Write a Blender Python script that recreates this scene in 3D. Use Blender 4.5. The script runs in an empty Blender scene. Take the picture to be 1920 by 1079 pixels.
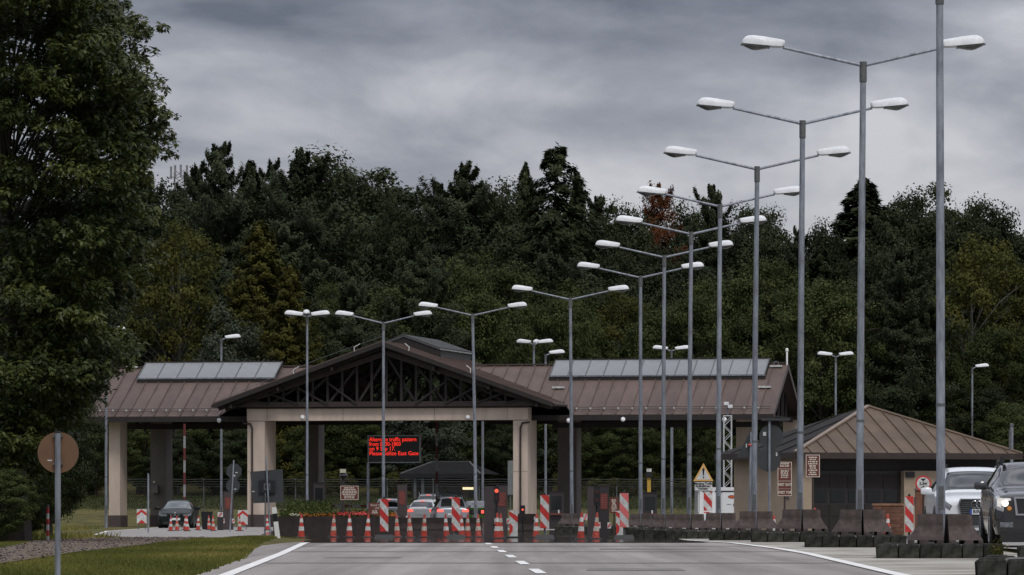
import bpy, math, random
import numpy as np
from mathutils import Vector, Matrix
R = math.radians
SC = bpy.context.scene
COL = SC.collection

# ------------------------------------------------------------------ camera, sky, sun, exposure
F = 9000.0            # focal length in photograph pixels (1920 wide): a long telephoto lens
HC = 0.75             # camera height
HY = 955.0            # row of the horizon in the photograph
cam_d = bpy.data.cameras.new('camera'); cam = bpy.data.objects.new('camera', cam_d); COL.objects.link(cam)
cam.location = (0, 0, HC); cam.rotation_euler = (R(90), 0, 0)
cam_d.sensor_width = 36; cam_d.lens = 36 * F / 1920; cam_d.shift_y = (HY - 539.5) / 1920
cam_d.clip_start = 1; cam_d.clip_end = 6000
SC.camera = cam

SUN_EL, SUN_AZ = 52, 158          # azimuth: degrees clockwise from +Y (the view direction)
world = bpy.data.worlds.new('World'); SC.world = world; world.use_nodes = True
nt = world.node_tree; nt.nodes.clear()
def wn(t, **k):
    n = nt.nodes.new(t)
    for a, b in k.items(): setattr(n, a, b)
    return n
out = wn('ShaderNodeOutputWorld'); bg = wn('ShaderNodeBackground'); nt.links.new(bg.outputs[0], out.inputs[0])
sky = wn('ShaderNodeTexSky', sky_type='NISHITA'); sky.sun_disc = False
sky.sun_elevation = R(SUN_EL); sky.sun_rotation = R(SUN_AZ); sky.air_density = 1.0; sky.dust_density = 2.0
skys = wn('ShaderNodeVectorMath', operation='SCALE'); skys.inputs['Scale'].default_value = 0.8
nt.links.new(sky.outputs[0], skys.inputs[0])
tc = wn('ShaderNodeTexCoord')
mp = wn('ShaderNodeMapping'); mp.inputs['Scale'].default_value = (1.0, 1.0, 4.6); mp.inputs['Location'].default_value = (-6.58847, -3.75396, 0.37836)
nt.links.new(tc.outputs['Generated'], mp.inputs[0])
n1 = wn('ShaderNodeTexNoise'); n1.inputs['Scale'].default_value = 5.5; n1.inputs['Detail'].default_value = 4.5; n1.inputs['Roughness'].default_value = 0.5; n1.inputs['Distortion'].default_value = 0.15
nt.links.new(mp.outputs[0], n1.inputs[0])
cr = wn('ShaderNodeValToRGB')
cr.color_ramp.elements[0].position = 0.37; cr.color_ramp.elements[0].color = (0.95, 1.06, 1.38, 1)
cr.color_ramp.elements[1].position = 0.60; cr.color_ramp.elements[1].color = (4.6, 4.66, 4.95, 1)
e = cr.color_ramp.elements.new(0.49); e.color = (2.42, 2.54, 2.96, 1)
mp2 = wn('ShaderNodeMapping'); mp2.inputs['Scale'].default_value = (1.0, 1.0, 2.3); nt.links.new(tc.outputs['Generated'], mp2.inputs[0])
n2 = wn('ShaderNodeTexNoise'); n2.inputs['Scale'].default_value = 15.0; n2.inputs['Detail'].default_value = 8; n2.inputs['Roughness'].default_value = 0.55; n2.inputs['Distortion'].default_value = 0.3
nt.links.new(mp2.outputs[0], n2.inputs[0])
nm = wn('ShaderNodeMix', data_type='FLOAT'); nm.inputs[0].default_value = 0.42; nt.links.new(n1.outputs[0], nm.inputs[2]); nt.links.new(n2.outputs[0], nm.inputs[3])
nt.links.new(nm.outputs[0], cr.inputs[0])
# an overcast sky is about three times brighter at the zenith than at the horizon
sep = wn('ShaderNodeSeparateXYZ'); nt.links.new(tc.outputs['Generated'], sep.inputs[0])
ma = wn('ShaderNodeMath', operation='MULTIPLY_ADD'); ma.inputs[1].default_value = 2.7; ma.inputs[2].default_value = 0.95
nt.links.new(sep.outputs[2], ma.inputs[0])
mx = wn('ShaderNodeMath', operation='MAXIMUM'); mx.inputs[1].default_value = 0.95; nt.links.new(ma.outputs[0], mx.inputs[0])
vs = wn('ShaderNodeVectorMath', operation='SCALE'); nt.links.new(cr.outputs[0], vs.inputs[0]); nt.links.new(mx.outputs[0], vs.inputs['Scale'])
mix = wn('ShaderNodeMix', data_type='RGBA'); mix.inputs['Factor'].default_value = 0.93
nt.links.new(skys.outputs[0], mix.inputs[6]); nt.links.new(vs.outputs[0], mix.inputs[7])
nt.links.new(mix.outputs[2], bg.inputs[0]); bg.inputs[1].default_value = 0.1

sun_d = bpy.data.lights.new('sun', 'SUN'); sun_d.energy = 1.3; sun_d.angle = R(14); sun_d.color = (1.0, 0.965, 0.91)
sun = bpy.data.objects.new('sun', sun_d); COL.objects.link(sun)
el, az = R(SUN_EL), R(SUN_AZ)
to_sun = Vector((math.cos(el) * math.sin(az), math.cos(el) * math.cos(az), math.sin(el)))
sun.rotation_euler = (-to_sun).to_track_quat('-Z', 'Y').to_euler()
vw = SC.view_settings; vw.view_transform = 'Standard'; vw.look = 'None'; vw.exposure = 0.15; vw.gamma = 1
SC.cycles.max_bounces = 6; SC.cycles.diffuse_bounces = 3; SC.cycles.glossy_bounces = 3; SC.cycles.transparent_max_bounces = 12
SC.cycles.transmission_bounces = 4; SC.cycles.caustics_reflective = False; SC.cycles.caustics_refractive = False
SC.cycles.use_denoising = True

# ------------------------------------------------------------------ placing: a pixel column / row at a distance -> metres
def X(px, d): return (px - 960) * d / F
def Z(py, d): return HC - (py - HY) * d / F
def gz(y):                                   # the ground along the road: flat, then a shallow dip
    if y < 105: return 0.0
    if y < 160: return -0.2 * (y - 105) / 55
    return -0.2

# ------------------------------------------------------------------ materials
MATS = {}
def mat(name, col, rough=0.7, metal=0.0, var=0.12, scale=3.0, bump=0.0, bscale=30.0, emit=None, estr=1.0, coat=0.0, col2=None, stretch=None, spec=None, detail=5.0, obj_var=0.0, leaf=False):
    if name in MATS: return MATS[name]
    m = bpy.data.materials.new(name); m.use_nodes = True
    t = m.node_tree; b = t.nodes['Principled BSDF']; L = t.links.new
    b.inputs['Roughness'].default_value = rough; b.inputs['Metallic'].default_value = metal
    if coat: b.inputs['Coat Weight'].default_value = coat; b.inputs['Coat Roughness'].default_value = 0.06
    if spec is not None: b.inputs['Specular IOR Level'].default_value = spec
    if emit:
        b.inputs['Emission Color'].default_value = (*emit, 1); b.inputs['Emission Strength'].default_value = estr
    tcn = t.nodes.new('ShaderNodeTexCoord'); src = tcn.outputs['Object']
    if stretch:
        mpn = t.nodes.new('ShaderNodeMapping'); mpn.inputs['Scale'].default_value = stretch; L(src, mpn.inputs[0]); src = mpn.outputs[0]
    n = t.nodes.new('ShaderNodeTexNoise'); n.inputs['Scale'].default_value = scale; n.inputs['Detail'].default_value = detail; n.inputs['Roughness'].default_value = 0.62
    L(src, n.inputs[0])
    rp = t.nodes.new('ShaderNodeValToRGB'); L(n.outputs[0], rp.inputs[0])
    c2 = col2 if col2 else tuple(c * (1 + var) for c in col)
    c1 = col if col2 else tuple(c * (1 - var) for c in col)
    rp.color_ramp.elements[0].position = 0.36; rp.color_ramp.elements[0].color = (*c1, 1)
    rp.color_ramp.elements[1].position = 0.64; rp.color_ramp.elements[1].color = (*c2, 1)
    o = rp.outputs[0]
    if obj_var:
        oi = t.nodes.new('ShaderNodeObjectInfo'); mr = t.nodes.new('ShaderNodeMapRange')
        mr.inputs[3].default_value = 1 - obj_var; mr.inputs[4].default_value = 1 + obj_var
        L(oi.outputs['Random'], mr.inputs[0]); sv = t.nodes.new('ShaderNodeVectorMath'); sv.operation = 'SCALE'
        L(o, sv.inputs[0]); L(mr.outputs[0], sv.inputs['Scale']); o = sv.outputs[0]
    L(o, b.inputs['Base Color'])
    if bump:
        n2 = t.nodes.new('ShaderNodeTexNoise'); n2.inputs['Scale'].default_value = bscale; n2.inputs['Detail'].default_value = 4; L(src, n2.inputs[0])
        bp = t.nodes.new('ShaderNodeBump'); bp.inputs['Strength'].default_value = bump; bp.inputs['Distance'].default_value = 0.02
        L(n2.outputs[0], bp.inputs['Height']); L(bp.outputs[0], b.inputs['Normal'])
    MATS[name] = m
    return m

def leafmat(name, ca, cb, cc, trans=0.25, rough=0.7, obj_var=0.25, spec=0.08):
    """foliage: colour chosen per leaf by the mesh attribute 'tint', a little per tree, with some light passing through"""
    if name in MATS: return MATS[name]
    m = bpy.data.materials.new(name); m.use_nodes = True
    t = m.node_tree; b = t.nodes['Principled BSDF']; L = t.links.new
    at = t.nodes.new('ShaderNodeAttribute'); at.attribute_name = 'tint'
    rp = t.nodes.new('ShaderNodeValToRGB'); L(at.outputs['Fac'], rp.inputs[0])
    rp.color_ramp.elements[0].color = (*ca, 1); rp.color_ramp.elements[1].color = (*cc, 1)
    e = rp.color_ramp.elements.new(0.5); e.color = (*cb, 1)
    oi = t.nodes.new('ShaderNodeObjectInfo'); mr = t.nodes.new('ShaderNodeMapRange')
    mr.inputs[3].default_value = 1 - obj_var; mr.inputs[4].default_value = 1 + obj_var; L(oi.outputs['Random'], mr.inputs[0])
    sv = t.nodes.new('ShaderNodeVectorMath'); sv.operation = 'SCALE'; L(rp.outputs[0], sv.inputs[0]); L(mr.outputs[0], sv.inputs['Scale'])
    L(sv.outputs[0], b.inputs['Base Color']); b.inputs['Roughness'].default_value = rough; b.inputs['Specular IOR Level'].default_value = spec
    tr = t.nodes.new('ShaderNodeBsdfTranslucent'); L(sv.outputs[0], tr.inputs[0])
    ms = t.nodes.new('ShaderNodeMixShader'); ms.inputs[0].default_value = trans
    L(b.outputs[0], ms.inputs[1]); L(tr.outputs[0], ms.inputs[2]); L(ms.outputs[0], t.nodes['Material Output'].inputs[0])
    MATS[name] = m
    return m

def glassmat(name, col, rough=0.06, spec=0.6):
    return mat(name, col, rough=rough, var=0.05, spec=spec)

# ------------------------------------------------------------------ mesh helpers
class MB:
    def __init__(s): s.v = []; s.f = []
    def add(s, vs, fs):
        k = len(s.v); s.v += [tuple(v) for v in vs]; s.f += [tuple(i + k for i in f) for f in fs]; return s
    def box(s, x0, x1, y0, y1, z0, z1):
        return s.add([(x0,y0,z0),(x1,y0,z0),(x1,y1,z0),(x0,y1,z0),(x0,y0,z1),(x1,y0,z1),(x1,y1,z1),(x0,y1,z1)],
                     [(3,2,1,0),(4,5,6,7),(0,1,5,4),(1,2,6,5),(2,3,7,6),(3,0,4,7)])
    def frustum(s, a, za, b, zb):       # a, b = (x0,x1,y0,y1)
        return s.add([(a[0],a[2],za),(a[1],a[2],za),(a[1],a[3],za),(a[0],a[3],za),(b[0],b[2],zb),(b[1],b[2],zb),(b[1],b[3],zb),(b[0],b[3],zb)],
                     [(3,2,1,0),(4,5,6,7),(0,1,5,4),(1,2,6,5),(2,3,7,6),(3,0,4,7)])
    def bar(s, p, q, w, h=None):        # a square beam from p to q
        p, q = Vector(p), Vector(q); d = (q - p).normalized(); h = h or w
        up = Vector((0,0,1)) if abs(d.z) < 0.95 else Vector((0,1,0))
        a = d.cross(up).normalized() * w / 2; c = a.cross(d).normalized() * h / 2
        vs = [p-a-c, p+a-c, p+a+c, p-a+c, q-a-c, q+a-c, q+a+c, q-a+c]
        return s.add(vs, [(0,1,2,3),(7,6,5,4),(0,4,5,1),(1,5,6,2),(2,6,7,3),(3,7,4,0)])
    def tube(s, pts, rad, n=10, cap=True):
        pts = [Vector(p) for p in pts]; rs = rad if isinstance(rad, (list, tuple)) else [rad] * len(pts)
        base = len(s.v); prev = None
        for i, p in enumerate(pts):
            d = (pts[min(i+1, len(pts)-1)] - pts[max(i-1, 0)]).normalized()
            up = Vector((0,0,1)) if abs(d.z) < 0.9 else Vector((0,1,0))
            a = d.cross(up).normalized() if prev is None else (prev - d * prev.dot(d)).normalized()
            prev = a; c = d.cross(a)
            for k in range(n):
                t = 2 * math.pi * k / n
                s.v.append(tuple(p + (a * math.cos(t) + c * math.sin(t)) * rs[i]))
        for i in range(len(pts) - 1):
            for k in range(n):
                k2 = (k + 1) % n
                s.f.append((base+i*n+k, base+i*n+k2, base+(i+1)*n+k2, base+(i+1)*n+k))
        if cap:
            s.f.append(tuple(base + k for k in reversed(range(n)))); e = base + (len(pts)-1)*n
            s.f.append(tuple(e + k for k in range(n)))
        return s
    def lathe(s, prof, n=16, c=(0,0,0)):    # prof: (r, z)
        base = len(s.v)
        for r, z in prof:
            for k in range(n):
                t = 2*math.pi*k/n; s.v.append((c[0]+r*math.cos(t), c[1]+r*math.sin(t), c[2]+z))
        for i in range(len(prof)-1):
            for k in range(n):
                k2 = (k+1) % n; s.f.append((base+i*n+k, base+i*n+k2, base+(i+1)*n+k2, base+(i+1)*n+k))
        s.f.append(tuple(base+k for k in reversed(range(n)))); e = base+(len(prof)-1)*n; s.f.append(tuple(e+k for k in range(n)))
        return s
    def plate(s, poly, y0, y1):             # poly in (x, z), counter-clockwise seen from -Y, thickness along y
        n = len(poly); vs = [(x, y0, z) for x, z in poly] + [(x, y1, z) for x, z in poly]
        fs = [tuple(range(n)), tuple(reversed(range(n, 2*n)))] + [(i, i+n, (i+1)%n+n, (i+1)%n) for i in range(n)]
        return s.add(vs, fs)
    def ring(s, poly, inner, y0, y1):       # frame between two outlines with the same count
        n = len(poly)
        vs = [(x,y0,z) for x,z in poly]+[(x,y0,z) for x,z in inner]+[(x,y1,z) for x,z in poly]+[(x,y1,z) for x,z in inner]
        fs = []
        for i in range(n):
            j = (i+1) % n
            fs += [(i,j,n+j,n+i), (2*n+j,2*n+i,3*n+i,3*n+j), (j,i,2*n+i,2*n+j), (n+i,n+j,3*n+j,3*n+i)]
        return s.add(vs, fs)
    def grid(s, rows, close=False):
        base = len(s.v); m = len(rows[0])
        for r in rows: s.v += [tuple(p) for p in r]
        for i in range(len(rows)-1):
            for k in range(m-1 + (1 if close else 0)):
                k2 = (k+1) % m; s.f.append((base+i*m+k, base+i*m+k2, base+(i+1)*m+k2, base+(i+1)*m+k))
        return s
    def mesh(s, name, m, smooth=False, angle=None):
        me = bpy.data.meshes.new(name); me.from_pydata(s.v, [], s.f); me.materials.append(m)
        me.validate(); me.update()
        if smooth:
            me.polygons.foreach_set('use_smooth', [True]*len(me.polygons))
            try: me.set_sharp_from_angle(angle=R(angle or 40))
            except Exception: pass
        return me
    def build(s, name, m, parent=None, smooth=False, loc=None, rot=None, angle=None):
        return link(name, s.mesh(name, m, smooth, angle), parent, loc, rot)
def link(name, me, parent=None, loc=None, rot=None):
    o = bpy.data.objects.new(name, me); COL.objects.link(o)
    if parent is not None: o.parent = parent
    if loc is not None: o.location = loc
    if rot is not None: o.rotation_euler = rot
    return o
def tag(o, label, cat, group=None):
    o['label'] = label; o['category'] = cat
    if group: o['group'] = group
    return o
def thing(name, label, cat, loc=(0,0,0), rz=0, group=None):
    o = bpy.data.objects.new(name, None); COL.objects.link(o); o.empty_display_size = 0.2
    o.location = loc; o.rotation_euler = (0, 0, rz); return tag(o, label, cat, group)
KIDS = {}
def copy_tree(o, parent=None):
    c = o.copy(); COL.objects.link(c); c.parent = parent
    for ch in list(o.children): copy_tree(ch, c)
    return c
def struct(o): o['kind'] = 'structure'; return o
def stuff(o): o['kind'] = 'stuff'; return o
def regular(n, r, cx=0, cz=0, ph=0): return [(cx + r*math.cos(ph+2*math.pi*i/n), cz + r*math.sin(ph+2*math.pi*i/n)) for i in range(n)]
TXT = {}
def text_mesh(body, size, m, align='CENTER', bold=0.0, depth=0.003, space=1.0, line=1.0):
    cu = bpy.data.curves.new('writing', 'FONT'); cu.body = body; cu.size = size; cu.align_x = align; cu.align_y = 'CENTER'
    cu.extrude = depth; cu.offset = bold; cu.space_character = space; cu.space_line = line; cu.resolution_u = 3
    o = bpy.data.objects.new('writing', cu); COL.objects.link(o)
    dg = bpy.context.evaluated_depsgraph_get(); dg.update()
    me = bpy.data.meshes.new_from_object(o.evaluated_get(dg)); me.materials.clear(); me.materials.append(m)
    bpy.data.objects.remove(o); bpy.data.curves.remove(cu)
    return me
def text(body, size, m, parent, loc, sx=1.0, name='lettering', rz=0, **k):     # stands upright, reads from -Y
    o = link(name, text_mesh(body, size, m, **k), parent, loc, (R(90), 0, rz)); o.scale = (sx, 1, 1); return o
def greek(name, m, parent, x0, x1, z0, z1, n, y, seed=0, align='c', fill=0.55):
    """rows of writing too small to read in the photograph: short marks of uneven length"""
    rnd = random.Random(seed); mb = MB(); h = (z1 - z0) / n
    for i in range(n):
        zc = z1 - (i + .5) * h; wl = (x1 - x0) * rnd.uniform(.55, 1.0); a = (x0 + x1) / 2 - wl / 2 if align == 'c' else x0
        x = a
        while x < a + wl - .01:
            w = min(rnd.uniform(.03, .11), a + wl - x); mb.box(x, x + w, y - .003, y, zc - h*fill/2, zc + h*fill/2); x += w + rnd.uniform(.015, .03)
    return mb.build(name, m, parent)

# ------------------------------------------------------------------ palette
GALV = mat('galvanised steel', (0.205, 0.222, 0.252), rough=0.55, metal=0.2, var=0.34, scale=9, stretch=(1,1,.22), detail=8, obj_var=.10)
GALVD = mat('weathered steel', (0.10, 0.105, 0.105), rough=0.55, metal=0.2, var=0.2, scale=9)
LAMPW = mat('lamp shell white', (0.64, 0.65, 0.66), rough=0.5, var=0.10, scale=4, detail=8, coat=.1, obj_var=.05)
LAMPG = mat('lamp bowl', (0.10, 0.10, 0.095), rough=0.12, var=0.2, spec=.6)
BLACK = mat('black rubber', (0.012, 0.012, 0.013), rough=0.6, var=0.3)
BLKP = mat('black paint', (0.010, 0.010, 0.012), rough=0.35, var=0.2)
WHITE = mat('white paint', (0.76, 0.76, 0.74), rough=0.5, var=0.05, scale=6)
WREFL = mat('white sheeting', (0.50, 0.50, 0.485), rough=0.5, var=0.24, scale=9, detail=8, obj_var=.08)
WDIRT = mat('dirty white sheeting', (0.42, 0.39, 0.33), rough=0.7, var=0.4, scale=16)
RED = mat('signal red', (0.46, 0.028, 0.022), rough=0.45, var=0.14, scale=9)
REDC = mat('cone red', (0.38, 0.034, 0.016), rough=0.6, var=0.32, scale=10, detail=8, obj_var=.15)
REDD = mat('dirty cone red', (0.36, 0.055, 0.035), rough=0.7, var=0.5, scale=14)
PINK = mat('faded red', (0.60, 0.13, 0.13), rough=0.5, var=0.12, scale=8)
MAROON = mat('sign maroon', (0.115, 0.030, 0.020), rough=0.5, var=0.1)
SIGNTX = mat('sign lettering', (0.62, 0.56, 0.48), rough=0.6, var=0.05)
BEIGE = mat('beige render', (0.50, 0.41, 0.34), rough=0.85, var=0.13, scale=1.5, stretch=(1,1,.22), detail=8, bump=.25, bscale=60, obj_var=.04)
BEIGEW = mat('beige wall', (0.34, 0.265, 0.19), rough=0.85, var=0.08, scale=1.2, bump=.25, bscale=50)
BROWNR = mat('brown sheet metal', (0.098, 0.068, 0.057), rough=0.66, spec=.35, metal=0.0, var=0.20, scale=1.1, stretch=(1,.4,1), detail=8, obj_var=.12)
BROWNS = mat('brown seam', (0.055, 0.038, 0.034), rough=0.5, var=0.1)
ROOFH = mat('tan sheet metal', (0.098, 0.069, 0.047), rough=0.66, spec=.35, var=0.18, scale=1.1, detail=8, obj_var=.10)
ROOFHS = mat('tan seam', (0.05, 0.034, 0.025), rough=0.5, var=0.1)
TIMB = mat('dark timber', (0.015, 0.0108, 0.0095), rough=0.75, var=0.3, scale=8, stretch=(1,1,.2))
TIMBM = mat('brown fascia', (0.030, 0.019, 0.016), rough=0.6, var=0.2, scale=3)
PLINTH = mat('brown plinth', (0.060, 0.043, 0.040), rough=0.75, var=0.15, scale=4)
CONCB = mat('brown concrete', (0.068, 0.053, 0.049), rough=0.85, spec=.2, var=0.38, scale=4, detail=9, bump=.35, bscale=45, obj_var=.10)
KERB = mat('mossy kerb stone', (0.014, 0.0145, 0.012), rough=0.95, spec=.1, var=.3, col2=(0.052, 0.052, 0.044), scale=7, bump=.6, bscale=26, obj_var=.30)
MORT = mat('kerb bed', (0.10, 0.095, 0.085), rough=0.95, var=.3, scale=9)
COLD = mat('shade darkened column', (0.135, 0.118, 0.105), rough=0.8, var=0.1, scale=1.2)  # rear columns: the canopy's shade is put into the colour
# ------------------------------------------------------------------ the ground
def hill(x, y):
    a = min(max((y - 271) / 30, 0), 1); t = min(max((y - 305) / 120, 0), 1); return 1.7*a*a*(3-2*a) + 6.5*t*t*(3-2*t)
def drop(x, y):                       # the paving right of the road lies a little lower near the camera
    return 0.10 * min(max((100 - y)/17, 0), 1) if 4.3 < x < 9.3 else 0.0
def mound(x, y):                       # the grass verge left of the road is a little higher than the lane behind
    if x > -5.0: return 0.0
    a = min((-5.0 - x) / .9, 1) ; b = min(max((y - 90) / 22, 0), 1) * min(max((134 - y) / 14, 0), 1)
    c = 1 - min(max((-6.4 - x) / 1.1, 0), 1)
    return 0.11 * a * b * c
def ground_z(x, y): return gz(y) + hill(x, y) + mound(x, y) - drop(x, y)
def sheet(name, m, xs, ys, dz, kind='structure', f=ground_z):
    rows = [[(x, y, f(x, y) + dz) for x in xs] for y in ys]
    o = MB().grid(rows).build(name, m, smooth=True, angle=60); o['kind'] = kind; return o
GRASSG = mat('grass ground', (0.050, 0.054, 0.017), rough=0.95, col2=(0.125, 0.104, 0.038), scale=.9, bump=.5, bscale=12, detail=8, spec=.1)
xs = sorted(set([-900,-500,-300,-200,-140,-100,-70,-50,-40,-34,-30,-26] + [round(-24+.5*i, 2) for i in range(38)] + [-5.0,-4,0,4.1,4.32,5,8,9.28,9.4,14,20,30,45,70,100,140,200,300,500,900]))
ys = sorted(set([-60, 0, 20, 30, 40] + list(range(45, 160, 3)) + [60,83,95,100,105,118,132,160,170,190,215,240,270,300] + list(range(318, 430, 8)) + [430, 500, 700, 1000, 1800, 3000]))
sheet('ground', GRASSG, xs, ys, 0.0)

CONCR = mat('worn concrete road', (0.205, 0.185, 0.172), rough=0.88, col2=(0.30, 0.276, 0.258), scale=.8, stretch=(1, .05, 1), bump=.12, bscale=90, detail=9, spec=.06)
PAVE = mat('rough paving', (0.175, 0.160, 0.135), rough=0.95, col2=(0.46, 0.44, 0.39), scale=.9, stretch=(.5, .6, 1), bump=.5, bscale=8, detail=7, spec=.05)
_t = CONCR.node_tree; _b = _t.nodes['Principled BSDF']; _l = _b.inputs['Base Color'].links[0]; _src = _l.from_socket
_tc = _t.nodes.new('ShaderNodeTexCoord'); _mp = _t.nodes.new('ShaderNodeMapping'); _mp.inputs['Scale'].default_value = (1.6, .006, 1); _mp.inputs['Rotation'].default_value = (0, 0, R(-1.1)); _t.links.new(_tc.outputs['Object'], _mp.inputs[0])
_nn = _t.nodes.new('ShaderNodeTexNoise'); _nn.inputs['Scale'].default_value = 1.0; _nn.inputs['Detail'].default_value = 5; _t.links.new(_mp.outputs[0], _nn.inputs[0])
_mr = _t.nodes.new('ShaderNodeMapRange'); _mr.inputs[1].default_value = .35; _mr.inputs[2].default_value = .65; _mr.inputs[3].default_value = .84; _mr.inputs[4].default_value = 1.14; _t.links.new(_nn.outputs[0], _mr.inputs[0])
_sv = _t.nodes.new('ShaderNodeVectorMath'); _sv.operation = 'SCALE'; _t.links.new(_src, _sv.inputs[0]); _t.links.new(_mr.outputs[0], _sv.inputs['Scale']); _t.links.new(_sv.outputs[0], _b.inputs['Base Color'])
LANE = mat('pale lane concrete', (0.23, 0.215, 0.20), rough=0.9, col2=(0.30, 0.285, 0.27), scale=.5, bump=.1, detail=8, spec=.06)
GRAVEL = mat('gravel track', (0.092, 0.070, 0.053), rough=0.95, col2=(0.18, 0.145, 0.118), scale=4, bump=.9, bscale=14, detail=9, spec=.05)
LINE = mat('road paint', (0.60, 0.585, 0.56), rough=0.7, col2=(0.78, 0.77, 0.75), scale=3, detail=8)
def strip(name, m, pts, dz, kind='structure', low=False):      # pts: (y, x_left, x_right); rows follow the ground's own break lines
    ys2 = sorted(set([p[0] for p in pts] + [v for v in ys if pts[0][0] < v < pts[-1][0]]))
    yy = [p[0] for p in pts]; rows = []
    for y in ys2:
        a = float(np.interp(y, yy, [p[1] for p in pts])); b = float(np.interp(y, yy, [p[2] for p in pts]))
        rows.append([(a + (b-a)*k/6, y, gz(y) + dz - (drop(5,y) if low else 0)) for k in range(7)])
    o = MB().grid(rows).build(name, m); o['kind'] = kind; return o
def lft(y): return -3.23 - .35 - (y - 54.4) * .0265 - .5*min(max((y - 72)/28, 0), 1)
strip('road', CONCR, [(-40, -2.0, 4.1), (40, -3.2, 4.25), (54.4, lft(54.4), 4.48), (72, lft(72), 4.85), (80, lft(80), 5.03), (90, lft(90), 5.10), (124, lft(124), 4.75), (150, -6.2, 8), (271, -6.2, 30)], .004)
strip('paving', PAVE, [(-40, 4.05, 9.27), (54, 4.42, 9.27), (80, 4.95, 9.27), (95, 4.95, 9.27), (127, 4.55, 9.27), (150, 5.1, 9.27), (170, 8, 9.27)], .009, low=True)
strip('exit_lane', LANE, [(-40, 9.3, 60), (86, 9.3, 60), (140, 9.2, 60), (271, 9.4, 60)], .014)
strip('entry_lane', LANE, [(150, -11.0, -6.3), (175, -15.2, -6.3), (205, -17.2, -6.3), (271, -19.0, -6.3)], .010)
strip('gravel_track', GRAVEL, [(58, -7.6, -6.6), (71, -8.3, -7.0), (80, -8.9, -7.3), (96, -9.9, -7.4), (123, -11.9, -8.3), (140, -12.0, -9.3), (152, -12.0, -9.6)], .035)
# lane edge lines and the broken centre line
strip('road_marking', LINE, [(40, -2.95, -2.79), (54.4, -3.3, -3.14), (80, -3.92, -3.76), (105, -4.62, -4.46), (112, -4.72, -4.56)], .013)
strip('road_marking', LINE, [(40, 4.05, 4.23), (54.4, 4.28, 4.46), (80, 4.83, 5.01), (90, 4.9, 5.08), (127, 4.5, 4.66)], .016)
for k in range(9):
    y0 = 46.2 + 9.05*k; y1 = y0 + 4.2
    c = lambda y: .33 - (y - 55.8)*.0178
    strip('road_marking', LINE, [(y0, c(y0)-.065, c(y0)+.065), (y1, c(y1)-.065, c(y1)+.065)], .012)
strip('road_marking', LINE, [(176, -15.35, -15.2), (205, -17.35, -17.2), (250, -18.1, -17.95)], .016)
TAR = mat('tar seam', (0.13,0.115,0.105), rough=.8, var=.3, scale=2)
for (y0, y1, a, b, w_) in ((66, 66.5, -3.7, 4.6, 0), (83.5, 84, -4.2, 4.9, 0), (96, 96.6, -4.5, 5.0, 0), (58, 60.5, .9, 2.1, 0), (73, 74.5, -2.9, -1.7, 0), (88, 91, 1.6, 3.6, 0)):
    o = strip('road_seam', TAR if w_ or y1 - y0 < 1 else mat('road patch', (0.165,0.147,0.135), rough=.9, var=.25, scale=2), [(y0, a - w_ if w_ else a, a + w_ if w_ else b), (y1, b - w_ if w_ else a + .06, b + w_)], .0085)
# glossy sheet added on dry road to imitate a heat mirage, mirrors the cones
MIRAGE = mat('water film', (0.020, 0.019, 0.018), rough=0.035, var=.3, scale=.5, spec=.5, bump=.02, bscale=.8)
w = strip('mirage', MIRAGE, [(107.5, -4.7, 4.45), (127, -5.6, 4.5), (150, -6.6, 5.0), (176, -9.2, 6.0), (212.5, -10.5, 7)], .020)

# ------------------------------------------------------------------ grass blades and stones (nobody could count them)
rng = np.random.default_rng(5)
def raw_mesh(name, co, faces_flat, loop_start, m, tint=None):
    me = bpy.data.meshes.new(name); nv = len(co); nf = len(loop_start)
    me.vertices.add(nv); me.vertices.foreach_set('co', np.asarray(co, np.float32).ravel())
    me.loops.add(len(faces_flat)); me.loops.foreach_set('vertex_index', np.asarray(faces_flat, np.int32))
    me.polygons.add(nf); me.polygons.foreach_set('loop_start', np.asarray(loop_start, np.int32))
    if tint is not None:
        a = me.attributes.new('tint', 'FLOAT', 'FACE'); a.data.foreach_set('value', np.asarray(tint, np.float32))
    me.materials.append(m); me.update(calc_edges=True); me.validate(); return me
GRASSM = leafmat('grass blades', (0.068, 0.082, 0.020), (0.142, 0.142, 0.036), (0.28, 0.22, 0.08), trans=.2, obj_var=.05)
def blades(name, n, xr, yr, h, keep=None, tint0=0.0, wid=.016):
    x = rng.uniform(*xr, n); u = rng.random(n); y = yr[0] * (yr[1]/yr[0]) ** u
    if keep is not None:
        k = keep(x, y); x, y = x[k], y[k]
    n = len(x); z = np.array([ground_z(a, b) for a, b in zip(x, y)])
    hh = h * rng.uniform(.5, 1.3, n); th = rng.uniform(-.9, .9, n); lean = rng.normal(0, .35, (n, 2)) * hh[:, None]
    wx = wid * rng.uniform(.7, 1.5, n) * np.cos(th); wy = wid * np.sin(th)
    co = np.zeros((n, 3, 3)); co[:,0] = np.c_[x-wx, y-wy, z-.01]; co[:,1] = np.c_[x+wx, y+wy, z-.01]; co[:,2] = np.c_[x+lean[:,0], y+lean[:,1], z+hh]
    patch = .5 + .5*np.sin(x*1.3 + 2*np.sin(y*.11)) * np.sin(y*.23 + x*.7)
    tint = np.clip(tint0 - .1 + .85*patch**1.5*rng.uniform(.4,1,n) + .25*rng.random(n), 0, 1)
    me = raw_mesh(name, co.reshape(-1,3), np.arange(3*n), np.arange(n)*3, GRASSM, tint)
    return stuff(link(name, me))
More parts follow.
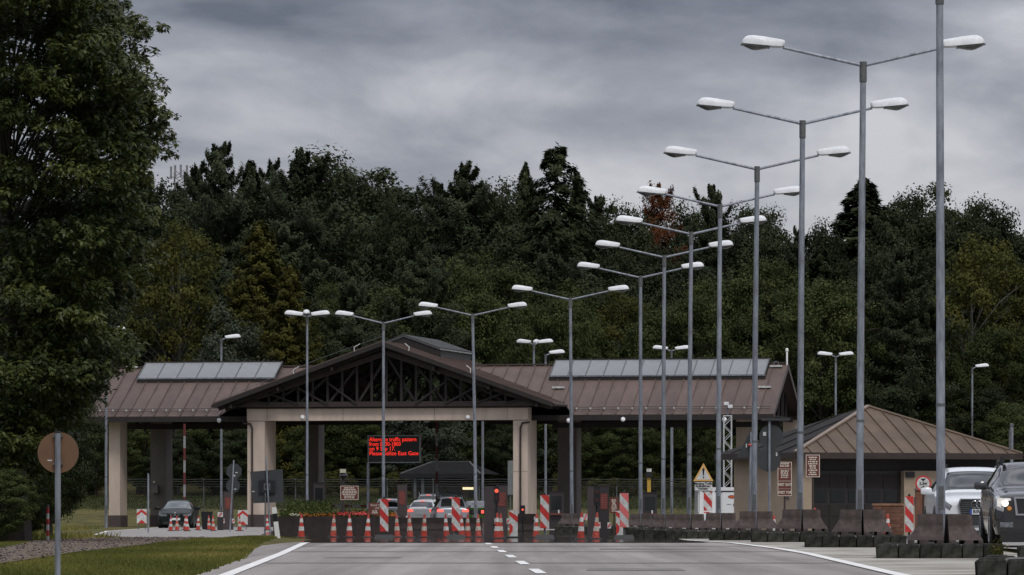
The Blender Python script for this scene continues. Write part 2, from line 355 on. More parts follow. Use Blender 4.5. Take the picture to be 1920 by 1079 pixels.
def off_track(x, y):
    a = np.interp(y, [58,71,80,96,123,140,152], [-7.6,-8.3,-8.9,-9.9,-11.9,-12,-12]) + .12*np.sin(y*1.7); b = np.interp(y, [58,71,80,96,123,140,152], [-6.6,-7.0,-7.3,-7.4,-8.3,-9.3,-9.6]) + .15*np.sin(y*2.3)
    e = np.array([lft(v) for v in y]) + rng.normal(0, .03, len(y))
    lane = (y > 148) & (x > -15)
    return ((x < a) | (x > b)) & (x < e) & ~lane
blades('mown_grass', 190000, (-12.5, -3.3), (46, 150), .045, off_track, 0.13)
blades('track_grass', 9000, (-13, -5.5), (58, 150), .05, lambda x, y: ~off_track(x, y) & (x < -6.2) & (np.sin(x*3.1+y*.4)*np.sin(y*.19) > .1), .3)
blades('rough_grass', 26000, (-24, -9.5), (95, 230), .22, lambda x, y: off_track(x, y) & ((x < -11.8) & (y < 150) | (x < -19.5)), .25, .02)
LAWN = mat('lawn with painted shade', (0.022, 0.027, 0.010), rough=.95, col2=(0.046, 0.048, 0.018), scale=1.2, detail=8, spec=.05)  # shade of the wood is put into this dark lawn colour
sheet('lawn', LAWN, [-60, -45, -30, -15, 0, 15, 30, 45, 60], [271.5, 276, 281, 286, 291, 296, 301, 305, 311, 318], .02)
GRASSD = leafmat('rough lawn blades', (0.022,0.030,0.009), (0.042,0.047,0.014), (0.085,0.075,0.026), trans=.15, obj_var=.05)  # blade colours darkened for the same painted shade
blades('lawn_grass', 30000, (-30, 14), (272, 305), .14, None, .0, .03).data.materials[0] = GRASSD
# pebbles of the gravel track
n = 2600; yy = 60 + 92*rng.random(n); a = np.interp(yy, [58,71,80,96,123,140,152], [-7.6,-8.3,-8.9,-9.9,-11.9,-12,-12]); b = np.interp(yy, [58,71,80,96,123,140,152], [-6.6,-7.0,-7.3,-7.4,-8.3,-9.3,-9.6])
xx = a + (b-a)*rng.random(n); rr = .008 + .022*rng.random(n)**3
oc = np.array([(1,0,0),(0,1,0),(-1,0,0),(0,-1,0),(0,0,.7),(0,0,-.7)]); of = np.array([(0,1,4),(1,2,4),(2,3,4),(3,0,4),(1,0,5),(2,1,5),(3,2,5),(0,3,5)])
co = oc[None]*rr[:,None,None]*rng.uniform(.7,1.3,(n,6,1)) + np.c_[xx, yy, [gz(v)+.045 for v in yy]][:,None,:]
ff = (of[None] + 6*np.arange(n)[:,None,None]).reshape(-1)
PEB = leafmat('pebbles', (0.03,0.022,0.02), (0.12,0.095,0.088), (0.24,0.21,0.20), trans=0, rough=.9, obj_var=0)
stuff(link('gravel', raw_mesh('gravel', co.reshape(-1,3), ff, np.arange(n*8)*3, PEB, np.repeat(rng.random(n),8))))
# ------------------------------------------------------------------ trees
def unit(n):
    v = rng.normal(size=(n,3)); return v / np.linalg.norm(v, axis=1, keepdims=True)
def leaf_quads(cen, nrm, ax, ln, wd, tint):
    """rhombic leaves: centre, normal, long axis, length, width"""
    n = len(cen); ax = ax - nrm * (ax*nrm).sum(1, keepdims=True); ax /= np.linalg.norm(ax, axis=1, keepdims=True) + 1e-9
    sd = np.cross(nrm, ax); L_ = ln[:,None]*ax; W_ = wd[:,None]*sd
    co = np.stack([cen - L_*.5, cen - L_*.05 + W_*.5 + nrm*wd[:,None]*.12, cen + L_*.5, cen - L_*.05 - W_*.5 + nrm*wd[:,None]*.12], 1)
    return co, tint
def crown_mesh(name, co, tint, m):
    n = len(co); return raw_mesh(name, co.reshape(-1,3), np.arange(4*n), np.arange(n)*4, m, tint)
BARK = mat('dark bark', (0.028, 0.022, 0.017), rough=0.95, var=.4, scale=6, stretch=(1,1,.25), bump=.5)
BARKP = mat('pine bark', (0.075, 0.045, 0.030), rough=0.95, var=.4, scale=5, stretch=(1,1,.25), bump=.5)
BARKB = mat('birch bark', (0.13, 0.12, 0.105), rough=0.85, var=.35, scale=5, stretch=(1,1,2))
L_DARK = leafmat('dark needles', (0.0198,0.0260,0.0124), (0.0322,0.0406,0.0186), (0.0520,0.0624,0.0265), trans=.15)
L_PINE = leafmat('pine needles', (0.0240,0.0320,0.0171), (0.0412,0.0515,0.0262), (0.0686,0.0824,0.0423), trans=.15)
L_BROAD = leafmat('broad leaves', (0.0276,0.0356,0.0126), (0.0483,0.0621,0.0207), (0.0897,0.1012,0.0345), trans=.22)
L_LIGHT = leafmat('light broad leaves', (0.034,0.044,0.015), (0.056,0.069,0.023), (0.100,0.108,0.040), trans=.25)
L_LARCH = leafmat('larch needles', (0.0287,0.0314,0.0080), (0.0538,0.0538,0.0126), (0.1032,0.0897,0.0197), trans=.2)
L_YELL = leafmat('yellow green leaves', (0.0324,0.0369,0.0099), (0.0594,0.0612,0.0153), (0.1125,0.1008,0.0252), trans=.25)
L_GREY = leafmat('grey willow leaves', (0.032,0.042,0.026), (0.055,0.067,0.044), (0.095,0.110,0.075), trans=.2)
L_RUST = leafmat('dead needles', (0.055,0.018,0.007), (0.105,0.036,0.012), (0.16,0.058,0.020), trans=.15)
L_OAK = leafmat('oak leaves', (0.0240,0.0326,0.0086), (0.0532,0.0686,0.0154), (0.1201,0.1287,0.0326), trans=.25, rough=.5, obj_var=.03, spec=.3)

def trunk_mb(h, r, bend=.4, seed=0, limbs=None):
    rnd = random.Random(seed); mb = MB(); pts = []; rs = []
    for i in range(8):
        t = i/7; pts.append((bend*math.sin(t*2.3+seed)*t, bend*math.cos(t*1.9+seed)*t*.6, h*t)); rs.append(r*(1-.88*t)*(1.25 if i == 0 else 1))
    mb.tube(pts, rs, 8)
    for (p, q, rr) in (limbs or []):
        p, q = Vector(p), Vector(q); m_ = (p+q)/2 + Vector((0,0,.08*(q-p).length)); mb.tube([p, m_, q], [rr, rr*.65, rr*.2], 5)
    return mb
def broad(name, H, rad, z0, m, bark, seed, nl=15000, leaf=.34, clumps=70, top=.9, tall=1.0):
    """crown of leaf clumps on the surface and inside of an uneven egg"""
    r = np.random.default_rng(seed); cs = []; tint = []; limbs = []
    c = unit(clumps*3)[:clumps*3]; k = 0
    hh = (H - z0)/2; zc = z0 + hh
    lob = r.normal(size=(7,3)); lob /= np.linalg.norm(lob, axis=1, keepdims=True); la = r.uniform(.1,.32,7)
    cents = []
    for d in c:
        bulge = 1 + sum(a*max(0, float(d@l))**3 for a, l in zip(la, lob)) - .18*r.random()
        rr = (.35 + .65*r.random()**.45) * bulge
        zz = d[2]*rr
        wz = math.cos(max(-1, min(1, zz))*.95) ** .55 if zz > 0 else 1 - .25*zz*zz
        cents.append((d[0]*rr*rad*wz*.86, d[1]*rr*rad*wz*.86, zc + zz*hh*.92)); 
        if len(cents) >= clumps: break
    per = nl // len(cents); allc = []; alln = []; allt = []; ax = []
    for q in cents:
        R_ = rad * r.uniform(.12, .26); v = r.normal(size=(per,3)); v /= np.linalg.norm(v, axis=1, keepdims=True)
        rr = r.random(per)**.7
        p = np.array(q) + v*rr[:,None]*R_*np.array([1.1,1.1,.75]); allc.append(p)
        nn = v*.8 + (p-np.array([0,0,zc]))/rad*.25 + r.normal(size=(per,3))*.50 + np.array([0,-.0,.25]); alln.append(nn/np.linalg.norm(nn,axis=1,keepdims=True))
        a_ = v + r.normal(size=(per,3))*.7 + np.array([0,0,-.35]); ax.append(a_); ct = r.uniform(.12,.7); allt.append(np.clip(ct + r.normal(0,.09,per),0,1))
        limbs.append(((0,0,min(q[2]*.72, H*.7)), q, .03 if bark is BARKB else .06))
    allc = np.concatenate(allc); n = len(allc)
    co, t = leaf_quads(allc, np.concatenate(alln), np.concatenate(ax), leaf*r.uniform(.7,1.4,n), leaf*.74*r.uniform(.7,1.3,n), np.concatenate(allt))
    return (trunk_mb(H*.86, .018*H, .35, seed, limbs[::3]).mesh(name+'_trunk', bark, True), crown_mesh(name+'_crown', co, t, m))
def spruce(name, H, rad, z0, m, bark, seed, nl=15000, droop=.35, ln=.5, wd=.16, sparse=1.0, power=.85, rag=0.0, low=0.0):
    r = np.random.default_rng(seed); C, N, A, T = [], [], [], []; limbs = []
    nb = int(150*sparse); per = nl // nb
    for i in range(nb):
        t = (i + r.random())/nb; z = z0 + (H-z0)*t; L0 = rad*((1-t)**power)*r.uniform(.62-.35*rag,1.12+.25*rag)*(1 - low*max(0, .35-t)/.35) + .12; dr = droop + rag*r.normal(0,.28)
        th = i*2.39996 + r.normal(0,.25); d = np.array([math.cos(th), math.sin(th), 0]); sd = np.array([-math.sin(th), math.cos(th), 0])
        s = r.random(per)**.62; 
        p = d*(s*L0)[:,None] + sd*(r.normal(0,.17,per)*L0*(1.1-s*.55))[:,None]
        p[:,2] = z + .10*L0 - dr*L0*s**1.4 + ((.20+.3*rag)*L0*np.maximum(0, s-.72)*2) + r.normal(0,.09,per) - .25*r.random(per)*(L0*.2)
        C.append(p); nn = np.array([0,0,.75]) + d*.55 + r.normal(size=(per,3))*.28; N.append(nn/np.linalg.norm(nn,axis=1,keepdims=True))
        A.append(d + sd*r.normal(0,.7,(per,1)) + np.array([0,0,-.3])); T.append(np.clip(r.uniform(.15,.55) + .25*s + r.normal(0,.12,per),0,1))
        if i % 4 == 0: limbs.append(((0,0,z), tuple(d*L0*.8 + np.array([0,0,z-droop*L0*.5])), .035))
    C = np.concatenate(C); n = len(C)
    co, t = leaf_quads(C, np.concatenate(N), np.concatenate(A), ln*r.uniform(.6,1.3,n), wd*r.uniform(.7,1.3,n), np.concatenate(T))
    return (trunk_mb(H*.97, .013*H, .12, seed, limbs).mesh(name+'_trunk', bark, True), crown_mesh(name+'_crown', co, t, m))
def pine(name, H, rad, z0, m, bark, seed, nl=15000, clumps=46, leaf=.42, wd=.13):
    r = np.random.default_rng(seed); C, N, A, T = [], [], [], []; limbs = []; per = nl // clumps
    for i in range(clumps):
        t = (i + r.random())/clumps; z = z0 + (H-z0)*t
        prof = (min(1, .45 + t*1.8) if t < .32 else ((1-t)/.68)**.72)*(1.0 if i % 5 else 1.25)
        L0 = rad*max(.03, prof)*r.uniform(.35,1.1); th = i*2.39996 + r.normal(0,.5); q = np.array([math.cos(th)*L0, math.sin(th)*L0, z + r.normal(0,.3)])
        R_ = rad*r.uniform(.14,.27)*(1.08-.72*t); v = r.normal(size=(per,3)); v /= np.linalg.norm(v,axis=1,keepdims=True)
        p = q + v*(r.random(per)**.4)[:,None]*R_*np.array([1.15,1.15,.55]); C.append(p)
        nn = r.normal(size=(per,3)) + np.array([0,0,.8]); N.append(nn/np.linalg.norm(nn,axis=1,keepdims=True))
        A.append(v + np.array([0,0,.55]) + r.normal(size=(per,3))*.4); T.append(np.clip(r.uniform(.1,.6) + .15*v[:,2] + r.normal(0,.08,per),0,1))
        limbs.append(((0,0,z-.5-.2*L0), tuple(q), .05))
    C = np.concatenate(C); n = len(C)
    co, t = leaf_quads(C, np.concatenate(N), np.concatenate(A), leaf*r.uniform(.6,1.4,n), wd*r.uniform(.7,1.4,n), np.concatenate(T))
    return (trunk_mb(H*.97, .013*H, .3, seed, limbs).mesh(name+'_trunk', bark, True), crown_mesh(name+'_crown', co, t, m))

PROTO = {}
def proto(kind):
    if kind in PROTO: return PROTO[kind]
    k, v = kind[:-1], int(kind[-1])
    mk = {'oak': lambda: broad(kind, 12, 4.2, 1.2, L_BROAD, BARK, 20+v, 46000, .155, 160),
          'light': lambda: broad(kind, 12, 3.6, 1.0, L_LIGHT, BARK, 30+v, 40000, .155, 150),
          'yellow': lambda: broad(kind, 12, 3.8, 1.5, L_YELL, BARKB, 40+v, 26000, .17, 130),
          'grey': lambda: broad(kind, 12, 4.4, .4, L_GREY, BARK, 50+v, 28000, .20, 130),
          'dome': lambda: broad(kind, 12, 4.4, 1.2, L_DARK, BARK, 60+v, 66000, .155, 190),
          'spruce': lambda: spruce(kind, 12, 2.9, .5, L_DARK, BARK, 70+v, 34000, ln=.26, wd=.09),
          'tallfir': lambda: spruce(kind, 12, 2.6, 2.5, L_DARK, BARK, 80+v, 15000, droop=.5, sparse=.5, power=.55, ln=.24, wd=.08),
          'larch': lambda: spruce(kind, 12, 3.0, .5, L_LARCH, BARK, 90+v, 30000, droop=.1, ln=.22, wd=.07, power=.7),
          'pine': lambda: spruce(kind, 12, 3.5, 2.2, L_PINE, BARKP, 100+v, 52000, droop=-.12, ln=.17, wd=.075, sparse=.55, power=.60, rag=.9, low=.6),
          'rust': lambda: spruce(kind, 12, 2.6, 7.2, L_RUST, BARKP, 110+v, 14000, droop=-.1, ln=.18, wd=.07, sparse=.35, power=.45, rag=.9)}[k]
    PROTO[kind] = mk(); return PROTO[kind]
def tree(kind, x, y, h, wide=1.0, rz=0, label='', group=None, name=None, z=None, cat='tree'):
    tm, cm = proto(kind); s = h/12.0
    nm = name or {'oak':'broadleaf_tree','light':'broadleaf_tree','yellow':'birch_tree','grey':'willow_tree','dome':'broadleaf_tree','spruce':'spruce_tree','tallfir':'fir_tree','larch':'larch_tree','pine':'pine_tree','rust':'dead_pine_tree'}[kind[:-1]]
    o = thing(nm, label, cat, (x, y, ground_z(x, y) - .05 if z is None else z), rz, group); o.scale = (s*wide, s*wide, s)
    link('trunk', tm, o); link('crown', cm, o); return o
WOOD = 'trees of the wood behind the checkpoint'
NAMES = {'oak':'mid green broadleaf tree', 'light':'lighter green leafy tree', 'yellow':'yellow green birch', 'grey':'grey green willow', 'dome':'dark round tree',
         'spruce':'dark spruce', 'tallfir':'tall thin fir', 'larch':'golden green larch', 'pine':'dark pine', 'rust':'rust red dead pine'}
rt = random.Random(11)
MARKS = [(120,'behind the big oak'),(250,'at the right edge of the big oak'),(330,'below the far mast'),(400,'above the left skylight'),(470,'above the left skylight end'),(545,'left of the slim triple lamp'),(610,'right of the slim triple lamp'),(690,'left of the gable peak'),(760,'above the gable peak'),(830,'above the ridge lantern'),(900,'above the right slope of the gable'),(970,'left of the gable triple lamp'),(1040,'right of the gable triple lamp'),(1110,'above the right skylight start'),(1180,'left of the seventh lamp post'),(1250,'left of the sixth lamp post'),(1320,'left of the fourth lamp post'),(1390,'left of the third lamp post'),(1460,'left of the second lamp post'),(1530,'above the right wing end'),(1590,'above the tan roof slope'),(1660,'above the tan roof peak'),(1730,'left of the nearest lamp post'),(1800,'right of the nearest lamp post'),(1870,'near the right picture edge'),(3000,'at the right picture edge')]
USED = {}
def spot(lead, px):
    for i, (m_, t_) in enumerate(MARKS):
        if px < m_: break
    s_ = lead + ' ' + t_; k = USED.get(s_, 0); USED[s_] = k + 1
    return s_ if k == 0 else s_ + [', second one', ', third one', ', fourth one', ', fifth one'][min(k-1, 3)]
# skyline: photograph column, row of the tip, kind, width factor, label
SKY = [(318,352,'dome1',.9,'dark treetop directly below the far mast'), (372,318,'pine1',.8,None), (416,279,'pine2',.85,'tall pointed pine standing above the wood right of the far mast'), (470,308,'spruce2',1.2,None),
       (512,310,'pine1',.8,None), (566,292,'pine2',1.0,'dark spiky conifer left of the big dark dome'), (632,292,'dome2',1.3,'large dark rounded tree forming the left dome of the skyline'), (690,342,'dome1',.75,None), (738,376,'dome3',.6,None),
       (788,402,'pine3',.5,None), (822,352,'pine2',.95,None), (868,318,'pine1',1.1,'dark conifer peak left of the tall thin fir'), (925,345,'dome3',.95,None), (985,312,'spruce1',.9,'dark spruce leaning against the left of the tall fir'),
       (1042,277,'tallfir1',1.35,'tallest thin fir on the skyline with open branches'), (1082,330,'spruce2',.8,None), (1122,372,'pine3',.8,None), (1165,390,'dome2',.7,None), (1232,358,'rust1',.68,'rust red dead pine on the skyline between lamp heads'),
       (1285,395,'dome3',.9,None), (1335,362,'pine2',.75,None), (1390,398,'dome1',.95,None), (1435,402,'dome2',.75,None), (1495,440,'pine1',.7,None), (1550,425,'dome3',.6,None),
       (1618,345,'spruce3',2.3,'broad dark conifer dome behind the second nearest lamp post'), (1672,402,'pine3',.7,None), (1725,372,'dome1',.85,None), (1790,348,'oak1',.95,'dark oak crown on the skyline behind the nearest lamp post'),
       (1838,385,'dome2',.8,None), (1885,438,'dome3',.8,None), (1930,440,'dome1',1.0,None), (260,330,'pine3',.9,None), (200,340,'dome2',1.0,None), (140,330,'dome3',1,None), (1985,430,'dome2',1.1,None)]
for i, (px, py, k, wf, lab) in enumerate(SKY):
    d = 372 + 16*math.sin(i*2.1); x = X(px, d); z = ground_z(x, d); h = Z(py + (10 if px < 1150 else 4), d) - z
    tree(k, x, d, h*1.02, wf*.92, rt.uniform(0, 6.3), lab or spot(f'{NAMES[k[:-1]]} on the skyline', px), None if lab else WOOD)
# a lower row behind closes the gaps between the trunks of the skyline
sx_ = sorted((p[0], p[1]) for p in SKY)
for i in range(22):
    px = 120 + 1880*i/21 + rt.uniform(-20, 20); d = 398 + rt.uniform(-4, 4); x = X(px, d); py = float(np.interp(px, [p[0] for p in sx_], [p[1] for p in sx_])) + rt.uniform(60, 85)
    tree(['dome1','dome2','dome3'][i % 3], x, d, Z(py, d) - ground_z(x, d), 1.15, rt.uniform(0, 6.3), spot('dark tree behind the skyline', px), WOOD)
# two rows in front of the skyline fill the slope
for row, (d0, lo, hi, n) in enumerate([(352, 425, 490, 26), (332, 470, 560, 24)]):
    for i in range(n):
        px = -60 + (2060)*(i + rt.uniform(.15,.85))/n; d = d0 + rt.uniform(-6, 6); x = X(px, d)
        py = rt.uniform(lo, hi) + (30 if px > 1100 else 0); k = rt.choice(['pine1','pine2','pine3','dome1','spruce1','pine1','pine2','dome3','oak2','oak1'])
        h = Z(py, d) - ground_z(x, d); tree(k, x, d, h, {'spruce':1.0}.get(k[:-1], .9)*rt.uniform(.9,1.25)*(1.15 if h < 15 else 1), rt.uniform(0,6.3), spot(f'{NAMES[k[:-1]]} {"high" if row == 0 else "halfway"} up the wood', px), WOOD)
# nearest row: the trees one can tell apart behind the roofs
NEAR = [(330,425,'yellow1',.85,'yellow green tree with autumn tips right of the big oak'), (490,418,'larch1',1.35,'golden larch rising alone above the left wing roof'), (455,520,'larch2',1.2,None), (545,500,'larch2',1.2,None),
        (400,505,'pine1',.9,None), (262,520,'grey1',1.0,'grey green willow half hidden by the big oak'), (430,600,'grey2',.8,'pale green willow tree beside the lamp over the left wing'), (660,525,'pine3',1.0,'bluish pine directly left of the gable peak'), (600,560,'light1',.7,None),
        (730,560,'pine2',.8,None), (800,470,'pine1',.9,None), (870,470,'oak3',.8,'small yellowish crown in the wood above the gable'), (930,560,'oak1',.75,None), (960,640,'grey1',.55,None), (1030,540,'oak2',.8,None), (1085,545,'light2',.7,None),
        (1160,530,'yellow2',.85,'bright yellow green round tree between the middle lamp posts'), (1225,560,'oak3',.8,None), (1285,520,'oak1',.9,None), (1370,500,'oak2',.95,'green broadleaf tree behind the right skylight'), (1440,520,'light1',.95,None),
        (1545,505,'light2',1.05,'light green poplar-like tree left of the tan roof peak'), (1600,590,'oak3',.7,None), (1680,620,'light1',.75,None), (1735,560,'pine2',1.0,None), (1690,470,'pine1',1.0,None), (1820,452,'yellow1',1.0,'yellow green birch right of the nearest lamp post'),
        (1900,470,'yellow2',.95,'olive birch at the right edge of the wood'), (1870,600,'oak2',.8,None), (1770,640,'oak1',.7,None), (1640,680,'grey2',.5,None), (1960,560,'oak3',.9,None), (170,560,'oak2',.9,None), (80,560,'oak1',.9,None)]
for i, (px, py, k, wf, lab) in enumerate(NEAR):
    d = 314 + 6*math.sin(i*1.7); x = X(px, d); h = Z(py, d) - ground_z(x, d)
    tree(k, x, d, h, wf*(1.1 if h < 12 else .9), rt.uniform(0, 6.3), lab or spot(f'{NAMES[k[:-1]]} at the wood edge', px), None if lab else WOOD)
# undergrowth below the canopy roofs
for i in range(26):
    px = 150 + 1800*(i + rt.uniform(.1,.9))/26; d = rt.uniform(303, 309); x = X(px, d); k = rt.choice(['oak1','oak2','oak3','light1','grey1','oak2','dome1'])
    tree(k, x, d, rt.uniform(4.0, 7.0), rt.uniform(1.0,1.35), rt.uniform(0,6.3), spot('low bush behind the fence', px), 'bushes behind the fence', 'bush', cat='bush')
for i in range(13):
    px = [735,780,840,890,1115,1150,1185,1215,1250,640,610,1290,560][i]; d = 299 + rt.uniform(-3,3); x = X(px, d)
    tree('yellow1' if i % 2 else 'yellow2', x, d, rt.uniform(1.2,1.9), 1.6, rt.uniform(0,6.3), spot('yellow weed clump past the fence', px), 'yellow weed clumps along the fence', 'weed_clump', cat='shrub')

# the big oak at the left
def big_oak():
    r = np.random.default_rng(77); d0 = 112; o = thing('oak_tree', 'large leafy oak filling the left edge of the picture', 'tree', (X(20, d0), d0, ground_z(X(20,d0), d0) - .05))
    ox = X(20, d0)
    prof = [(-150, 150), (-60,200), (0,228), (40,262), (90,250), (140,272), (200,312), (240,300), (290,296), (340,268), (400,288), (440,278), (500,270), (560,200), (600,225), (645,262), (690,225), (735,180), (780,120), (850,80), (900, 40)]
    cl = []
    for _ in range(900):
        py = r.uniform(-260, 930); edge = np.interp(py, [p[0] for p in prof], [p[1] for p in prof]); s = d0/F
        px = edge - 22 - abs(r.normal(0, 1))*120 if r.random() < .55 else (r.uniform(-60, edge-25) if r.random() < .8 else r.uniform(-420, -60))
        dd = r.uniform(-4.2, 4.2) * (1 - .4*max(0, (px - 100)/220)); cl.append(((px-960)*s - ox, dd, Z(py, d0), r.uniform(.28,.62)))
    C, N, A, T, Ln = [], [], [], [], []
    for (cx, cy, cz, R_) in cl:
        per = int(230*(R_/.45)**2); v = r.normal(size=(per,3)); v /= np.linalg.norm(v,axis=1,keepdims=True)
        # twigs: leaves sit in small rosettes
        ros = r.normal(size=(max(6, per//9),3)); ros /= np.linalg.norm(ros,axis=1,keepdims=True); ros = ros*(r.random(len(ros))**.4)[:,None]*R_*np.array([1.4,1.25,.52])
        k = r.integers(0, len(ros), per); p = np.array((cx,cy,cz)) + ros[k] + v*.085
        C.append(p); nn = v*.4 + np.array([0,-.2,.8]) + r.normal(size=(per,3))*.3; N.append(nn/np.linalg.norm(nn,axis=1,keepdims=True)); A.append(v + np.array([0,0,-.25]))
        ct = r.uniform(.02,.72); T.append(np.clip(ct + r.normal(0,.13,len(ros))[k] + r.normal(0,.08,per),0,1)); Ln.append(np.full(per, 1.0))
    C = np.concatenate(C); n = len(C)
    co, t = leaf_quads(C, np.concatenate(N), np.concatenate(A), .148*r.uniform(.7,1.35,n), .074*r.uniform(.7,1.35,n), np.concatenate(T))
    link('crown', crown_mesh('oak_crown', co, t, L_OAK), o)
    limbs = [((0,0,max(1.2, cz*.8-.35*math.hypot(cx,cy))), (cx,cy,cz), .035) for (cx,cy,cz,R_) in cl[::12]]
    trunk_mb(13, .42, .3, 3, limbs).build('trunk', BARK, o, True)
big_oak()
for i, (px, py, d, k, wf) in enumerate([(0, 520, 126, 'oak2', 1.0), (95, 660, 131, 'dome1', .7), (0, 700, 121, 'oak3', 1.1), (55, 800, 128, 'oak1', 1.1), (85, 775, 142, 'dome3', .8), (-40, 600, 118, 'oak1', 1.2), (-90, 780, 150, 'dome2', .9), (10, 850, 121, 'grey2', 1.2), (0, 868, 106, 'oak2', 1.6), (-25, 892, 108, 'oak3', 1.4), (40, 905, 134, 'dome1', 1.5)]):
    x = X(px, d); h = Z(py, d) - ground_z(x, d)
    labs = ['dark leafy tree crowding below the big oak at the left', 'dark bush tree behind the round sign post', 'broad dark bush at the left edge under the oak', 'dense bush behind the red and white marker post', 'dark shrub tree left of the left wing roof', 'dark tree cut by the left picture edge', 'small dark tree cut by the left edge behind the bushes', 'low grey green bush at the left edge of the grass', 'low bush at the picture corner before the oak trunk', 'low bush cut by the left picture edge', 'dark low bush behind the banded marker post']
    tree(k, x, d, h, wf, rt.uniform(0,6.3), labs[i])
# ------------------------------------------------------------------ the checkpoint canopy
TH = R(12.0); GD = 250.0; GX = X(727, GD); GG = -0.2
CANOPY = thing('checkpoint_canopy', 'brown roofed checkpoint canopy with open timber gable and two wings', 'canopy', (GX, GD, GG), -TH)
def U(px, v):          # column px at local depth v -> local u
    c, s = math.cos(TH), math.sin(TH); k = (px - 960)/F
    return (k*(GD + v*c) - GX - v*s) / (c + k*s)
def ZL(py, u, v):      # row py at local (u, v) -> local height
    d = GD - u*math.sin(TH) + v*math.cos(TH); return Z(py, d) - GG
B0, B1 = U(463, 0), U(990, 0); BT, BB = ZL(765, 0, 0), ZL(788.5, 0, 0)
bm = MB().box(B0, B1, 0, .9, BB, BT).build('beam', BEIGE, CANOPY)
for uu in (B0+1.1, -2.4, 2.5, B1-1.1): MB().box(uu-.008, uu+.008, -.006, -.0005, BB+.01, BT-.04).build('joint', PLINTH, bm)
MB().box(B0-.02, B1+.02, -.03, -.003, BT-.03, BT+.05).build('beam_flashing', TIMBM, bm)
for (a, b, e) in ((463, 496, -1), (962, 985, 1)):
    u0, u1 = U(a, 0), U(b, 0)
    if e < 0: u0 = B0 + .02
    else: u1 = B1 - .02
    c = MB().box(u0, u1, .02, 2.3, .66, BB - .004).build('column', BEIGE, CANOPY)
    MB().box(u0-.03, u1+.03, -.03, 2.33, 0, .66).build('plinth', PLINTH, c)
    MB().box(u0, u1, .012, .0195, BB-.03, BB-.012).build('joint', TIMBM, c); MB().box(u0, u1, .012, .0195, 2.9, 2.912).build('joint', PLINTH, c)
    up = u0 + (.28 if e < 0 else .40)
    MB().tube([(up - .5*(1 if e < 0 else -1), -.04, BB-.12), (up - .1*(1 if e < 0 else -1), -.06, BB-.16), (up, -.06, BB-.4), (up, -.06, 1.5), (up, -.06, .1)], .05, 8).build('downpipe', TIMBM, c, True)
# gable roof
AP, EV, HW = 9.62, 6.42, 9.05          # apex and eave heights, half width
SL = (AP - EV)/HW
V0, V1 = -1.3, 13.0
for s in (-1, 1):
    n = 14; pw = (V1 - V0)/n
    rows = [[(0, V0, AP), (0, V1, AP)], [(s*HW, V0, EV), (s*HW, V1, EV)]]
    deck = MB(); deck.add([(0,V0,AP-.16),(0,V1,AP-.16),(s*HW,V1,EV-.16),(s*HW,V0,EV-.16),(0,V0,AP-.03),(0,V1,AP-.03),(s*HW,V1,EV-.03),(s*HW,V0,EV-.03)],
             [(0,1,2,3),(4,7,6,5),(0,3,7,4),(1,5,6,2),(3,2,6,7)])
    dk = deck.build('gable_roof', TIMB, CANOPY)
    pm = MB(); L_ = math.hypot(HW, AP-EV)
    pm.add([(0,0,-.028),(s*HW,0,-SL*HW-.028),(s*HW,pw,-SL*HW-.028),(0,pw,-.028),(0,0,.012),(s*HW,0,-SL*HW+.012),(s*HW,pw,-SL*HW+.012),(0,pw,.012)], [(3,2,1,0),(4,5,6,7),(0,1,5,4),(1,2,6,5),(2,3,7,6),(3,0,4,7)])
    pm.add([(0,-.02,.01),(s*HW,-.02,-SL*HW+.01),(s*HW,.02,-SL*HW+.01),(0,.02,.01),(0,-.02,.07),(s*HW,-.02,-SL*HW+.07),(s*HW,.02,-SL*HW+.07),(0,.02,.07)], [(4,5,6,7),(0,1,5,4),(1,2,6,5),(2,3,7,6),(3,0,4,7)])
    me = pm.mesh('gable_roof_panel', BROWNR)
    for i in range(n): link('roof_panel', me, dk, (0, V0 + i*pw, AP))
    # rake board, gutter, under-rafters
    MB().bar((0, V0-.03, AP-.10), (s*HW, V0-.03, EV-.10), .05, .22).build('rake_board', TIMB, CANOPY)
    MB().tube([(s*(HW+.06), V0, EV-.1), (s*(HW+.06), V1, EV-.1)], .08, 8).build('gutter', TIMBM, CANOPY, True)
    for i in range(9):
        v = V0 + .6 + i*1.55; MB().bar((0, v, AP-.25), (s*HW*.985, v, EV-.25), .09, .16).build('rafter', TIMB, CANOPY)
    # purlins run along the roof
    for q in (.3, .62, .9): MB().bar((s*HW*q, V0+.1, AP-SL*HW*q-.42), (s*HW*q, V1-.2, AP-SL*HW*q-.42), .12, .18).build('purlin', TIMB, CANOPY)
    # snow guard clamps, whitish
    mb = MB()
    for q in (.16, .52): mb.bar((s*HW*q, V0-.06, AP-SL*HW*q+.02), (s*HW*q+s*.02, V0-.06, AP-SL*HW*q+.26), .035); mb.bar((s*HW*q, V0-.06, AP-SL*HW*q+.25), (s*HW*q - s*.25, V0+.1, AP-SL*HW*q+.42), .03)
    mb.build('roof_clamp', WREFL, CANOPY)
